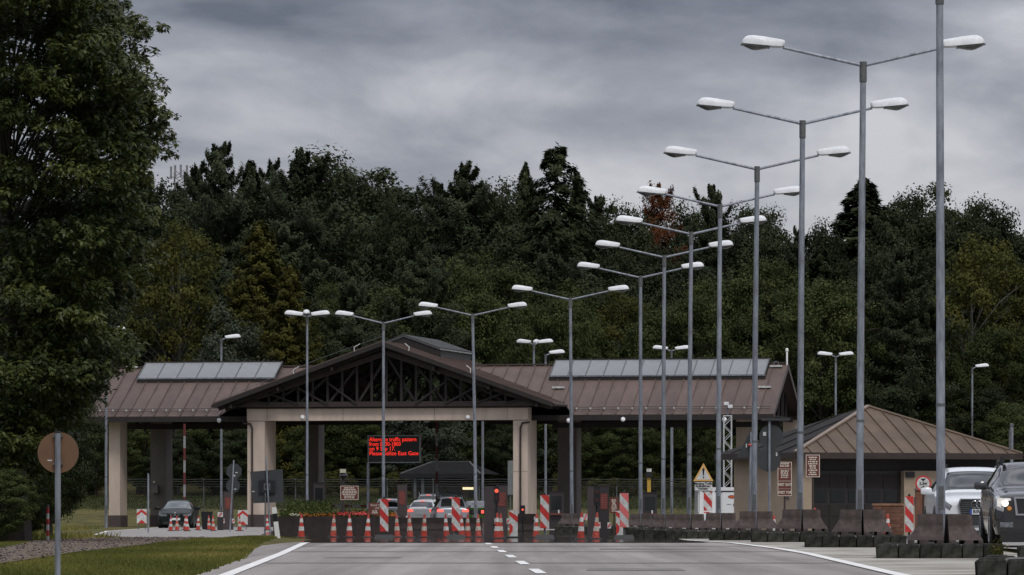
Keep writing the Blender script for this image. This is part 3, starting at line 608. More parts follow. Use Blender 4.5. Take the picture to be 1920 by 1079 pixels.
# trusses, five deep
for j, v in enumerate((-.25, 3.0, 6.2, 9.4, 12.4)):
    ch = MB(); W = HW - .35; zb = BT + .20
    ch.box(-W, W, v-.07, v+.07, zb-.14, zb+.12)
    for s in (-1, 1): ch.bar((0, v, AP-.55), (s*W, v, EV-.20), .14, .26)
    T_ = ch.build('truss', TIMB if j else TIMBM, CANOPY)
    k = 10; st = MB().box(-.06, .06, -.05, .05, 0, 1).mesh('strut', TIMB)
    for i in range(-k, k+1):
        u = i*W/(k+1); zt = AP - .62 - abs(u)*(AP-.55-EV+.20)/W
        if zt - zb > .35:
            o = link('strut', st, T_, (u, v, zb)); o.scale = (1, 1, zt - zb)
            if i != 0 and i % 2 == 0:
                un = u - math.copysign(W/(k+1)*2, i); zt2 = AP - .62 - abs(un)*(AP-.55-EV+.20)/W
                dx, dz = un - u, zt2 - .1 - zb; o2 = link('strut', st, T_, (u, v + .11, zb)); o2.rotation_euler = (0, math.atan2(dx, dz), 0); o2.scale = (1, 1, math.hypot(dx, dz))
                dx, dz = -(un - u), zt*.0 + max(.4, (zt - zb)*.55); o3 = link('strut', st, T_, (u, v - .11, zb)); o3.rotation_euler = (0, math.atan2(dx, dz), 0); o3.scale = (.8, .8, math.hypot(dx, dz))
    # bottom chords carry a longitudinal beam
for s in (-1, 1):
    MB().box(s*7.0-.15, s*7.0+.15, .95, 12.8, BT-.45, BT+.02).build('long_beam', TIMB, CANOPY)
# glazed lantern along the ridge
LG = mat('lantern sheet', (0.30, 0.305, 0.305), rough=.4, var=.12, scale=2)
LGR = mat('lantern rib', (0.05, 0.05, 0.05), rough=.5, var=.1)
l0, l1, lw, lz = 3.6, 11.6, 2.0, AP + .5
for s in (-1, 1):
    lp = MB().add([(0,l0,lz),(0,l1,lz),(s*lw,l1,lz-SL*lw*1.0),(s*lw,l0,lz-SL*lw*1.0)] + [(0,l0,lz-.06),(0,l1,lz-.06),(s*lw,l1,lz-.06-SL*lw),(s*lw,l0,lz-.06-SL*lw)],
             [(0,1,2,3) if s > 0 else (3,2,1,0), (4,7,6,5), (0,3,7,4), (3,2,6,7), (2,1,5,6)]).build('lantern_roof', LG, CANOPY)
    rb = MB().bar((0,0,.03),(s*lw,0,.03-SL*lw),.13,.06).mesh('lantern_rib', LGR)
    for i in range(26): link('rib', rb, lp, (0, l0 + .02 + i*(l1-l0-.04)/25, lz))
    MB().box(min(s*(lw-.2), s*(lw-.12)), max(s*(lw-.2), s*(lw-.12)), l0+.1, l1-.1, AP-SL*lw-.02, lz-SL*lw-.05).build('lantern_side', LGR, lp)
MB().add([(-lw,l0+.05,lz-SL*lw-.07),(lw,l0+.05,lz-SL*lw-.07),(0,l0+.05,lz-.07),(-lw,l0+.05,AP-SL*lw),(lw,l0+.05,AP-SL*lw),(0,l0+.05,AP-.02)], [(0,3,5,2),(2,5,4,1)]).build('lantern_gable', TIMB, CANOPY)
# wings
WV0, WV1 = 1.0, 6.0; WE, WR = ZL(777, 15, 1), ZL(684, 15, 6); WSL = (WR-WE)/(WV1-WV0)
def wing(name, uA, uB, side, sky_px, npane, cut):
    root = MB().add([(uA+.02,WV0+.05,WE-.12),(uB-.02,WV0+.05,WE-.12),(uB-.02,11-.05,WE-.12),(uA+.02,11-.05,WE-.12)], [(3,2,1,0)])
    # dark soffit and fascia
    root.box(uA, uB, WV0-.02, WV0+.03, WE-.30, WE-.02); root.box(uA, uB, 10.95, 11.0, WE-.30, WE-.04)
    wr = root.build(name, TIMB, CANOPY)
    n = max(1, round((uB-uA)/.735)); pw = (uB-uA)/n; shared = None
    zm = lambda u: AP + .02 - SL*abs(u)
    def cutv(u): return max(WV0, WV0 + (zm(u) - WE)/WSL) if abs(u) < HW + .2 else WV0
    for i in range(n):
        u0 = uA + i*pw; u1 = u0 + pw; c0, c1 = cutv(u0), cutv(u1)
        full = c0 == WV0 and c1 == WV0
        if full and shared: link('roof_panel', shared, wr, (u0, 0, 0)); continue
        mb = MB(); z = lambda v: WE + WSL*(v-WV0)
        c0, c1 = min(c0, 5.9), min(c1, 5.9)
        P = [(0,c0,z(c0)),(pw,c1,z(c1)),(pw,WV1,WR),(0,WV1,WR)]
        mb.add([(x,v,q-.05) for x,v,q in P]+P, [(3,2,1,0),(4,5,6,7),(0,1,5,4),(1,2,6,5),(2,3,7,6),(3,0,4,7)])
        mb.bar((0,c0,z(c0)+.03),(0,WV1,WR+.03),.045,.06)
        me = mb.mesh('wing_roof_panel', BROWNR)
        if full: shared = me
        link('roof_panel', me, wr, (u0, 0, 0))
    a, b = (uA, uB)
    MB().add([(a,WV1,WR-.02),(b,WV1,WR-.02),(b,11,WE),(a,11,WE)] , [(0,1,2,3)]).build('rear_slope', BROWNR, wr)
    MB().bar((a, WV1, WR+.06), (b, WV1, WR+.06), .22, .07).build('ridge_cap', BROWNS, wr)
    # snow guard: two rails on small clips, some of them bright
    lo, hi = (a+.2, b-.2) if cut is None else ((max(a, HW+.3)+.1, b-.2) if side > 0 else (a+.2, min(b, -HW-.3)-.1))
    sg = MB()
    for q in (.30, .52): sg.tube([(lo, WV0+q-.05, WE+WSL*q+.12), (hi, WV0+q-.05, WE+WSL*q+.12)], .022, 6)
    g = sg.build('snow_guard', BROWNS, wr)
    cm = MB().box(-.045, .045, -.02, .02, -.06, .07).mesh('guard_clip', WREFL)
    for i in range(int((hi-lo)/.735)): link('clip', cm, g, (lo + .3 + i*.735, WV0+.38, WE+WSL*.42+.08))
    # row of tilted rooflight panes near the ridge
    s0, s1 = U(sky_px[0], WV0+3.4), U(sky_px[1], WV0+3.4)
    vz = lambda v: WE + WSL*(v-WV0)
    va, vb = WV0 + 3.45, WV1 + .1; za, zb_ = vz(va) + .24, WR + .28
    fr = MB().box(s0-.05, s1+.05, va-.02, va+.05, vz(va)-.02, za-.03)
    for uu in (s0, s1): fr.add([(uu,va,vz(va)),(uu,vb,vz(WV1)),(uu,vb,zb_-.04),(uu,va,za-.04),(uu+.04,va,vz(va)),(uu+.04,vb,vz(WV1)),(uu+.04,vb,zb_-.04),(uu+.04,va,za-.04)], [(0,1,2,3),(7,6,5,4),(0,3,7,4),(1,5,6,2),(3,2,6,7)])
    fr.bar((s0-.05, vb, zb_+.02), (s1+.05, vb, zb_+.02), .12, .10)
    fo = fr.build('rooflight', TIMB, CANOPY)
    pn = (s1-s0)/npane; slope = math.atan2(zb_-za, vb-va); ln = math.hypot(zb_-za, vb-va)
    pm = MB().box(.02, pn-.02, 0, ln-.05, 0, .025).mesh('rooflight_pane', PANE); fm = MB().box(-.025, .025, -.02, ln, -.01, .05).mesh('rooflight_bar', GALVD)
    for i in range(npane):
        o = link('pane', pm, fo, (s0 + i*pn, va, za), (slope, 0, 0))
    for i in range(npane+1): link('bar', fm, fo, (s0 + i*pn, va, za), (slope, 0, 0))
    MB().box(s0-.06, s1+.06, va-.05, va-.015, za-.05, za+.01).build('sill', GALV, fo)
    return wr
PANE = mat('rooflight pane', (0.175, 0.183, 0.185), rough=.3, var=.10, scale=.9, spec=.5, detail=2, obj_var=.06)
uL = U(166, WV0); uR = U(1449, WV0)
wl = wing('wing_roof', uL, -2.9, -1, (258, 514), 7, True)
wr_ = wing('wing_roof', 2.9, uR, 1, (1031, 1433), 12, True)
# open gable end of the right wing: rake boards and timber frame
zr = lambda v: WE + WSL*(v-WV0) if v <= WV1 else WR - WSL*(v-WV1)
for (va, vb) in ((WV0, WV1), (11, WV1)):
    MB().bar((uR+.03, va, zr(va)-.12), (uR+.03, vb, WR-.12), .05, .26).build('rake_board', BROWNS, CANOPY)
ge = MB()
for v in (2.2, 3.4, 4.6, 6.0, 7.4, 8.6, 9.8): ge.bar((uR-.5, v, WE-.2), (uR-.5, v, zr(v)-.12), .12)
ge.bar((uR-.5, 1.2, WE-.15), (uR-.5, 10.8, WE-.15), .16, .25)
ge.build('end_truss', TIMB, CANOPY)
MB().box(uL+.3, -7.6, 5.6, 5.8, WE-.6, WE-.32).build('wing_beam', TIMB, CANOPY); MB().box(7.6, uR-.3, 5.6, 5.8, WE-.6, WE-.32).build('wing_beam', TIMB, CANOPY)
# wing columns (px0, px1, depth, material)
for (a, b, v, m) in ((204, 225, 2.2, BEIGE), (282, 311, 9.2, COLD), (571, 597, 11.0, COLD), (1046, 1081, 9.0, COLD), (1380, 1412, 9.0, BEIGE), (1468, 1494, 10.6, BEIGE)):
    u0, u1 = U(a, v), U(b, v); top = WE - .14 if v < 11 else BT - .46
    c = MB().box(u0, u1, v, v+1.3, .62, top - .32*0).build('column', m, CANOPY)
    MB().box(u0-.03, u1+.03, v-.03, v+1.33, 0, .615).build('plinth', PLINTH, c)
# metal hatches on the wing roofs, roof rail, ventilation pipe
def on_wing(px, py):
    v = 2.0
    for _ in range(30):
        u = U(px, v); z = WE + WSL*(v-WV0); d = GD - u*math.sin(TH) + v*math.cos(TH); row = HY - (z+GG-HC)*F/d; v += (row - py)*.02
    return u, v, WE + WSL*(v-WV0)
for (px, py) in ((1047, 730), (1434, 729), (1455, 690), (248, 692)):
    u, v, z = on_wing(px, py); h = MB().box(u-.32, u+.32, v-.1, v+.1, z+.04, z+.14); h.build('roof_hatch', WREFL, CANOPY)
    MB().tube([(u-.1, v, z+.14), (u-.1, v, z+.33), (u+.12, v, z+.33), (u+.12, v, z+.14)], .015, 5).build('roof_hook', GALV, CANOPY)
u, v, z = on_wing(1475, 686); MB().lathe([(.05,-.1),(.05,.75),(.08,.76),(.08,.88),(.03,.92)], 10, (u, v+.1, z)).build('vent_pipe', WHITE, CANOPY, True)
# thin lightning rods and the cable along the left rake
MB().tube([(-9.0,V0,EV+.12),(-3.4,V0+.2,AP-SL*3.4+.35),(0,V0+.2,AP+.3)], .012, 4).build('lightning_cable', GALVD, CANOPY)

# floodlights under the beam and eaves
def floodlight(px, py, v, label):
    u = U(px, v); z = ZL(py, u, v); p = CANOPY.matrix_basis @ Vector((u, v, z))
    t = thing('floodlight', label, 'floodlight', p, -TH)
    MB().lathe([(.06,-.08),(.11,-.06),(.12,.06),(.09,.10)], 12).build('housing', LAMPW, t, True, rot=(R(70),0,R(20)))
    MB().box(-.03, .03, .02, .3, .04, .09).build('bracket', GALVD, t)
floodlight(567, 783, -.25, 'white floodlight under the beam by the left lamp post'); floodlight(877, 783, -.25, 'white floodlight under the beam right of the display board')
floodlight(1066, 789, .9, 'white floodlight below the right wing eave'); floodlight(411, 789, .9, 'grey floodlight below the left wing eave'); floodlight(1168, 787, .9, 'small grey lamp under the right wing eave'); floodlight(1358, 787, .9, 'small grey lamp under the far right wing eave')
# downlights inside the centre bay
for px in (750, 800):
    p = CANOPY.matrix_basis @ Vector((U(px, 7), 7, BT-.55)); tag(MB().lathe([(.14,0),(.17,-.03),(.16,-.07),(.05,-.09)], 12).build('ceiling_lamp', LAMPW, None, True, loc=p), f'small white ceiling lamp under the gable roof, {"left" if px == 750 else "right"} one', 'ceiling lamp')

# ------------------------------------------------------------------ small guard house behind the centre bay
GH = 296; DARKW = mat('dark wall', (0.030, 0.027, 0.025), rough=.8, var=.15); SLATE = mat('grey roof sheet', (0.020, 0.020, 0.021), spec=0, rough=1, var=.12, scale=2)
gh = thing('guard_house', 'small dark guard house with grey hipped roof behind the waiting cars', 'building', (X(825, GH), GH, -.2), -TH)
s = F/GH; hw = (896-742)/2/s; ez = Z(889, GH)+.2; az_ = Z(866, GH)+.2
MB().box(-hw+.6, hw-.9, .6, 5.4, 0, ez).build('wall', DARKW, gh)
MB().add([(-hw,0,ez),(hw,0,ez),(hw,6,ez),(-hw,6,ez),(-1.2,3,az_),(1.2,3,az_)], [(0,1,5,4),(1,2,5),(2,3,4,5),(3,0,4),(3,2,1,0)]).build('roof', SLATE, gh)
for k, (a, b) in enumerate((((-hw,0,ez+.02),(-1.2,3,az_+.02)), ((hw,0,ez+.02),(1.2,3,az_+.02)), ((-1.2,3,az_+.03),(1.2,3,az_+.03)))): MB().bar(a, b, .1, .05).build('ridge_cap', mat('grey flashing', (.08,.08,.08), rough=.6), gh)
MB().box(-hw-.02, hw+.02, -.05, -.005, ez-.25, ez-.01).build('fascia', BLKP, gh)
MB().box(-.35, 1.2, .52, .58, 1.0, 2.0).build('window', glassmat('dark glass', (.012,.014,.015)), gh); MB().box(-1.6, -.9, .53, .58, 0, 2.1).build('door', TIMBM, gh)
MB().box(1.35, 2.0, .35, .5, 2.15, 2.3).build('wall_lamp', mat('lit lamp', (.8,.7,.45), emit=(1,.8,.45), estr=.9), gh)
for xx in (-hw+.9, -1.15): MB().box(xx-.08, xx+.08, .2, .36, 0, ez-.26).build('post', GALVD, gh)

# ------------------------------------------------------------------ the house with the tan hipped roof at the right
HD = 172.0; hs = F/HD; A18 = R(24)
hx = X(1503, HD)
house = thing('garage_house', 'beige garage building with tan hipped metal roof and wide dark doors', 'building', (hx, HD, gz(HD)), A18)
EZ, RZ = Z(850, HD) - gz(HD), Z(766, HD*1.035) - gz(HD); WF = 8.6; DF = 5.4
tip = (4.1, 2.6)       # roof peak in plan (local), depth
tipb = (4.2, 2.8)
def hslope(name, corners, apexes, m, sm, n):
    """a hipped roof face built as separate sheet metal strips between upstands"""
    a, b = Vector(corners[0]), Vector(corners[1]); face = MB().add([*corners, *apexes], [tuple(range(2+len(apexes)))]).build(name, m, house)
    e = (b-a); ln = e.length; e.normalize(); ap = [Vector(p) for p in apexes]; up = None
    nrm = e.cross(ap[0]-a).normalized(); nrm = nrm if nrm.z > 0 else -nrm
    perp = nrm.cross(e).normalized(); perp = perp if perp.z > 0 else -perp
    poly = [(0,0),(ln,0)] + [((p-a).dot(e), (p-a).dot(perp)) for p in ap]
    def top(x):
        best = 0
        for i in range(1, len(poly)):
            (x0,y0),(x1,y1) = poly[i], poly[(i+1)%len(poly)]
            if min(x0,x1)-1e-6 <= x <= max(x0,x1)+1e-6 and abs(x1-x0) > 1e-6: best = max(best, y0+(y1-y0)*(x-x0)/(x1-x0))
        return best
    xs_ = sorted(set([ln*i/n for i in range(n+1)])); P3 = lambda x, y, h: a + e*x + perp*y + nrm*h
    for i in range(n):
        x0, x1 = xs_[i]+.004, xs_[i+1]-.004; knots = [x0] + [p[0] for p in poly[2:] if x0 < p[0] < x1] + [x1]; knots.sort()
        pts = [(x0,0),(x1,0)] + [(x, max(.001, top(x))) for x in reversed(knots)]
        m_ = len(pts); mb = MB().add([P3(x,y,.004) for x,y in pts]+[P3(x,y,.022) for x,y in pts], [tuple(range(m_,2*m_))]+[(k,(k+1)%m_,(k+1)%m_+m_,k+m_) for k in range(m_)])
        if i: mb.bar(P3(xs_[i],0,.04), P3(xs_[i],max(.05,top(xs_[i])),.04), .03, .05)
        mb.build('roof_panel', m, face)
    return face
fl, fr_, bl, br = (-.5,-.5,EZ), (WF+.2,-.5,EZ), (-.5,DF+.5,EZ), (WF+.2,DF+.5,EZ)
T1, T2 = (*tip, RZ), (*tipb, RZ)
hslope('roof_front', [fl, fr_], [T1], ROOFH, ROOFHS, 15)
ROOFDK = mat('dark roof sheet', (0.026, 0.024, 0.023), rough=.85, var=.15, scale=2, spec=.15)
hslope('roof_side', [bl, fl], [T1, T2], ROOFDK, ROOFDK, 5); hslope('roof_side', [fr_, br], [T2, T1], ROOFDK, ROOFDK, 5); hslope('roof_rear', [br, bl], [T2], ROOFDK, ROOFDK, 7)  # side and rear faces use a darker sheet than the front
HIPC = mat('hip cap', (0.21, 0.155, 0.115), rough=.5, var=.1)
for a in (fl, fr_): MB().bar(Vector(a)+Vector((0,0,.05)), Vector(T1)+Vector((0,0,.06)), .16, .06).build('hip_cap', HIPC, house)
MB().bar(Vector(T1)+Vector((0,0,.06)), Vector(T2)+Vector((0,0,.06)), .16, .06).build('ridge_cap', HIPC, house)
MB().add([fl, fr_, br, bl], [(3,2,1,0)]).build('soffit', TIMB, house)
MB().box(-.5, WF+.2, -.56, -.5, EZ-.20, EZ+.02).build('gutter', TIMBM, house); MB().box(-.56, -.5, -.5, DF+.5, EZ-.20, EZ+.02).build('gutter', TIMBM, house)
MB().box(0, .18, 0, DF, 0, EZ-.02).build('wall', BEIGEW, house)                # left side wall
MB().box(.18, WF, .4, .6, EZ-.62, EZ-.02).build('lintel', DARKW, house)
wf = MB().box(4.2, WF, .05, .3, 0, EZ-.62).build('wall', BEIGEW, house)
MB().box(.18, .5, .02, .3, 0, EZ-.62).build('wall', BEIGEW, house)
gd = MB().box(.5, 4.2, .32, .38, 0, EZ-.62).build('garage_door', mat('dark brown door', (.016,.012,.011), rough=.5, var=.2), house)
dg_ = glassmat('door glass', (.012,.013,.014)); 
for k in range(5):
    MB().box(.55+k*.73, .55+k*.73+.66, .295, .318, .1, .62).build('door_panel', TIMB, gd); MB().box(.55+k*.73, .55+k*.73+.66, .295, .318, .70, 1.1).build('door_panel', TIMB, gd); MB().box(.6+k*.73, .6+k*.73+.58, .297, .318, 1.2, 1.62).build('pane', dg_, gd); MB().box(.55+k*.73, .55+k*.73+.66, .295, .318, 1.72, 2.2).build('door_panel', TIMB, gd)
text('13', .42, BLKP, house, (4.75, .04, 1.22), bold=.008, name='house_number')
MB().box(-.03, 0, 1.0, 1.25, 1.3, 1.75).build('wall_box', GALVD, house)
MB().box(4.25, 4.6, -.02, .04, 2.1, 2.3).build('wall_lamp', BLKP, house)
MB().tube([(WF-.2, -.3, EZ), (WF-.2, -.3, EZ+.9)], .05, 8).build('vent_pipe', GALVD, house)
# low brick wall in front of the house
BD = 150; bw = thing('brick_wall', 'low red brown brick wall in front of the garage building', 'wall', (X(1638, BD), BD, gz(BD)))
BR1 = mat('brick', (.120,.052,.031), rough=.9, var=.25, scale=9, obj_var=.28, bump=.3); 
wall_w = X(1694, BD) - X(1638, BD); wh = Z(948, BD) - gz(BD)
MB().box(.006, wall_w-.006, .012, .3, 0, wh-.03).build('mortar', mat('mortar', (.17,.13,.10), rough=.95, var=.2), bw)
nr = 9; bh = wh/nr; bl_ = .24; bme = MB().box(.006, bl_-.006, 0, .1, .006, bh-.008).mesh('brick', BR1)
for r_ in range(nr):
    x = -(bl_/2)*(r_ % 2)
    while x < wall_w - .05:
        x0, x1 = max(0, x), min(wall_w, x+bl_)
        if x1-x0 > .05:
            o = link('brick', bme, bw, (x0, rt.uniform(-.004,.004), r_*bh)); o.scale = ((x1-x0)/bl_, 1, 1)
        x += bl_
MB().box(-.03, wall_w+.03, -.03, .33, wh-.005, wh+.06).build('coping', mat('brick coping', (.22,.12,.07), rough=.9, var=.2, scale=6), bw)
pd = thing('brick_pier', 'short dark brick pier behind the height limit sign', 'pier', (X(1738, 156), 156, gz(156))); MB().box(-.35,.35,0,.5,0,1.55).build('shaft', BR1, pd); MB().frustum((-.4,.4,-.05,.55),1.55,(-.3,.3,.05,.45),1.68).build('cap', PLINTH, pd)

# ------------------------------------------------------------------ chain link fence with barbed wire behind the canopy
FD = 272; fa, fb = X(210, FD), X(1330, FD); FH = 2.25
fence = thing('chain_link_fence', 'dark chain link fence with barbed wire behind the canopy', 'fence', (0, FD, -.2))
WIRE = mat('fence wire', (.055,.058,.055), rough=.6, var=.2)
x = fa
pm = MB().tube([(0,0,0),(0,0,FH),(0,-.3,FH+.4)], .035, 6).mesh('fence_post', GALVD)
while x < fb: link('post', pm, fence, (x, 0, 0)); x += 2.6
mb = MB(); x = fa
while x < fb:
    mb.bar((x,0,.05),(x+1.0,0,FH),.007); mb.bar((x+1.0,0.01,.05),(x,.01,FH),.007); x += .11
stuff(mb.build('mesh', WIRE, fence))
mb = MB()
for k, (dy, dz) in enumerate(((0,0),(-.1,.13),(-.2,.27),(-.3,.4))): mb.tube([(fa + (fb-fa)*i/40, dy, FH+dz-.03*(i%2)) for i in range(41)], .012, 4)
mb.build('barbed_wire', WIRE, fence)
# far antenna mast on the hill
MD = 470; mast = thing('antenna_mast', 'distant lattice antenna mast rising above the trees at left', 'mast', (X(337, MD), MD, 7.2)); top = Z(312, MD) - 7.2
PALE = mat('far steel', (.20,.205,.215), rough=.6, var=.15)
mb = MB()
for sx in (-.5,.5):
    for sy in (-.5,.5): mb.bar((sx,sy,0),(sx,sy,top-.6),.1)
z = top-6
while z < top-.7: mb.bar((-.5,-.5,z),(.5,-.5,z+.7),.06); mb.bar((.5,-.5,z),(-.5,-.5,z+.7),.06); mb.box(-.85,.85,-.55,-.5,z-.03,z+.03); z += .7
mb.build('lattice', PALE, mast)
am = MB().box(-.1,.1,-.1,.1,-.6,.6).mesh('antenna_panel', PALE)
for xx in (-.8,-.4,.15,.75): link('antenna', am, mast, (xx, -.7, top-.6 + .1*math.sin(xx*9)))
# ------------------------------------------------------------------ street lamps
def head_mesh():
    secs = [(0,.05,.06,.15),(.015,.08,.02,.175),(.07,.105,-.015,.185),(.2,.128,-.03,.195),(.45,.152,-.045,.208),(.66,.162,-.052,.208),(.76,.155,-.054,.190),(.83,.13,-.055,.145),(.875,.10,-.055,.07),(.89,.07,-.055,-.01)]
    rows = []
    for s, w, z0, z1 in secs:
        ring = []
        for k in range(14):
            if k < 9:
                t = math.pi*k/8; ring.append((s, w*math.cos(t), z0 + .028 + (z1-z0-.028)*math.sin(t)**.6))
            else:
                t = (k-8)/6; ring.append((s, -w*.94 + 2*w*.94*t, z0))
        rows.append(ring)
    mb = MB().grid(rows, close=True); mb.f.append(tuple(reversed(range(14)))); e = (len(secs)-1)*14; mb.f.append(tuple(e+k for k in range(14)))
    return mb.mesh('lamp_head', LAMPW, True, 50)
def bowl_mesh():
    rows = []
    for s, w, dz in ((.30,.10,.006),(.36,.125,.03),(.52,.135,.085),(.60,.14,.105),(.68,.135,.095),(.80,.11,.05),(.88,.06,.008)):
        rows.append([(s, w*math.cos(math.pi*k/8), -.052 - dz*math.sin(math.pi*k/8)**.8) for k in range(9)])
    return MB().grid(rows).mesh('lamp_bowl', LAMPG, True, 60)
HEAD, BOWL = head_mesh(), bowl_mesh(); RIM = MB().box(.30,.90,-.155,.155,-.062,-.05).mesh('lamp_rim', GALVD)
ARM = {}
def lamp(px, d, H, label, group, heads, arm=1.66, rise=.375, lean=0.0, rz=0.0, rad=.078, z0=None, name='street_lamp', headtilt=7, scale=1.0):
    x = X(px, d); base = gz(d) if z0 is None else z0
    t = thing(name, label, 'street lamp', (x, d, base), rz, group)
    MB().tube([(0,0,0),(0,0,1.2),(lean*.35*H/10,0,H*.5),(lean*H/10,0,H-.34)], [rad*1.08, rad, rad*.93, rad*.80], 12).build('pole', GALV, t, True)
    tx = lean*H/10
    MB().box(-.045,.045,-rad*1.03-.004,-rad*.8,.75,1.15).build('access_door', GALVD, t); MB().tube([(lean*.2,0,2.55),(lean*.2,0,2.60)], rad*1.06, 12).build('clamp_band', GALVD, t)
    MB().tube([(tx,0,H-.40),(tx,0,H+.02)], rad*.98, 12).build('collar', GALVD, t, True)
    for a in heads:
        ar = MB().tube([(tx,0,H-.06),(tx+arm*math.cos(a),arm*math.sin(a),H-.06+rise)], [.037,.032], 8).build('arm', GALV, t, True)
        h = link('lamp_head', HEAD, t, (tx+(arm-.03)*math.cos(a),(arm-.03)*math.sin(a),H-.06+rise+.0), (0, -R(headtilt), a)); h.scale = (scale, scale, scale*.86)
        link('bowl', BOWL, h); link('rim', RIM, h)
    return t
BIG = 'tall twin headed lamps along the road'
ORD = ['nearest','second nearest','third nearest','fourth nearest','fifth nearest','sixth nearest','seventh nearest','eighth nearest','ninth nearest','tenth nearest']
LP = [(1764,84,-.02),(1612,99.3,.07),(1500,114.3,.06),(1414,129.6,.08),(1347,145.6,.05),(1292,160.2,.07),(1243.5,175.0,.04),(1201,190.4,.0),(1072,205.7,-.06),(892,222.5,-.14),(719,232,0)]
for i, (px, d, lean) in enumerate(LP):
    extra = ['with its heads above the frame','reaching highest in view','','','','','','before the gap at mid picture','right of the gable column','right of the display board','in front of the red display board'][i]
    lab = f'grey twin headed street lamp, {ORD[i] if i < 10 else "farthest"} in row' + (', ' + extra if extra else '')
    lamp(px, d, Z(118,99.3) + .0 if True else 0, lab, BIG, (0, math.pi) if i != 10 else (R(6), math.pi - R(6)), lean=lean, z0=0.0 if d < 200 else None, arm=1.66 if i < 10 else 1.5)
lamp(576, 227, Z(592,227)+.2, 'slim triple headed lamp standing in the flower bed', 'triple headed lamps', (0, math.pi, R(-90)), arm=.22, rise=.05, rad=.06)
# lamps beyond the canopy
for (px, d, py, hd, lab) in ((415, 270, 636, (R(10),), 'single headed lamp rising behind the left skylight'), (199, 241, 622, (R(35),), 'single headed lamp at the left end column beside the oak'),
        (1001, 270, 645, (R(8), R(150), R(80)), 'triple headed lamp behind the right slope of the gable'), (1023, 266, 665, (R(15),), 'low single headed lamp at the left end of the right skylight'),
        (1259, 279, 657, (0, math.pi), 'twin headed lamp behind the right skylight'), (1567, 286, 668, (R(12), math.pi-R(10)), 'twin headed lamp in front of the wood above the tan roof'), (1823, 305, 690, (R(12),), 'single headed lamp above the right end of the tan roof')):
    lamp(px, d, Z(py, d) - gz(d), lab, 'lamps beyond the canopy', hd, arm=.24, rise=.09, rad=.07, name='parking_lamp')
for (px, d, py, lab) in ((905, 268, 790, 'thin grey pole seen inside the centre bay'), (1260, 283, 784, 'grey pole with camera under the right wing'), (1897, 215, 800, 'short grey pipe post above the right roof end')):
    t = thing('steel_pole', lab, 'pole', (X(px,d), d, gz(d))); MB().tube([(0,0,0),(0,0,Z(py,d)-gz(d))], .07, 8).build('shaft', GALV, t, True); MB().lathe([(.085,0),(.085,.12),(.05,.16)], 8, (0,0,Z(py,d)-gz(d)-.02)).build('cap', GALVD, t)
    if px == 1260: MB().lathe([(.06,-.12),(.1,-.1),(.1,.1),(.07,.14)], 10).build('camera', LAMPW, t, True, loc=(-.15,-.1,Z(789,d)-gz(d)), rot=(R(60),0,R(30)))

# ------------------------------------------------------------------ kerbed islands with lamp guards
KS = []
for sd in range(3):
    mb = MB(); r2 = random.Random(sd); w, dp, h = .352, .30, .235; b_ = .03
    j = lambda: r2.uniform(-.008,.008)
    mb.add([(b_*.3,0+j(),0),(w-b_*.3,0+j(),0),(w,dp,0),(0,dp,0),(b_*.3,0+j(),h-b_),(w-b_*.3,j(),h-b_),(w-b_*.3,dp,h-b_),(b_*.3,dp,h-b_),(b_*1.2,b_*1.3,h+j()),(w-b_*1.2,b_*1.3,h+j()),(w-b_*1.2,dp-b_,h+j()),(b_*1.2,dp-b_,h+j())],
           [(3,2,1,0),(0,1,5,4),(1,2,6,5),(2,3,7,6),(3,0,4,7),(4,5,9,8),(5,6,10,9),(6,7,11,10),(7,4,8,11),(8,9,10,11)])
    KS.append(mb.mesh('kerb_stone', KERB, True, 35))
rk = random.Random(4)
def island(xl, wid, y0, dep):
    """kerbed island: straight front, sides drawing in towards the far end"""
    z = ground_z(min(max(xl+.2, 4.4), 9.2), y0); y1 = y0 + dep; n = max(3, round(wid/.37)); w = wid/n; xr = xl + wid
    bl_, br_ = xl*y1/y0 + .12, max(xr - .1, xl*y1/y0 + .6)
    o = MB().add([(xl+.1,y0+.12,z-.3),(xr-.1,y0+.12,z-.3),(br_-.1,y1-.12,z-.3),(bl_+.1,y1-.12,z-.3),(xl+.1,y0+.12,z+.22),(xr-.1,y0+.12,z+.22),(br_-.1,y1-.12,z+.22),(bl_+.1,y1-.12,z+.22)], [(3,2,1,0),(4,5,6,7),(0,1,5,4),(1,2,6,5),(2,3,7,6),(3,0,4,7)]).build('traffic_island', MORT); struct(o)
    for i in range(n):
        k = link('kerb_stone', rk.choice(KS), o, (xl + i*w + rk.uniform(-.006,.006), y0 + rk.uniform(-.012,.012) + (.05 if i in (0, n-1) else 0), z + rk.uniform(-.012,.010)), (rk.uniform(-.02,.02), 0, (.12 if i == n-1 else (-.12 if i == 0 else 0)))); k.scale = (w/.358, 1, 1.06)
    for (p, q) in (((bl_, y1), (xl, y0+.32)), ((xr, y0+.32), (br_, y1)), ((br_, y1), (bl_, y1))):
        L_ = math.hypot(q[0]-p[0], q[1]-p[1]); m_ = max(1, round(L_/.37)); a = math.atan2(q[1]-p[1], q[0]-p[0])
        for i in range(m_): k = link('kerb_stone', rk.choice(KS), o, (p[0]+(q[0]-p[0])*i/m_, p[1]+(q[1]-p[1])*i/m_, z + rk.uniform(-.01,.01)), (0,0,a)); k.scale = (L_/m_/.358, 1, 1.04)
    return o
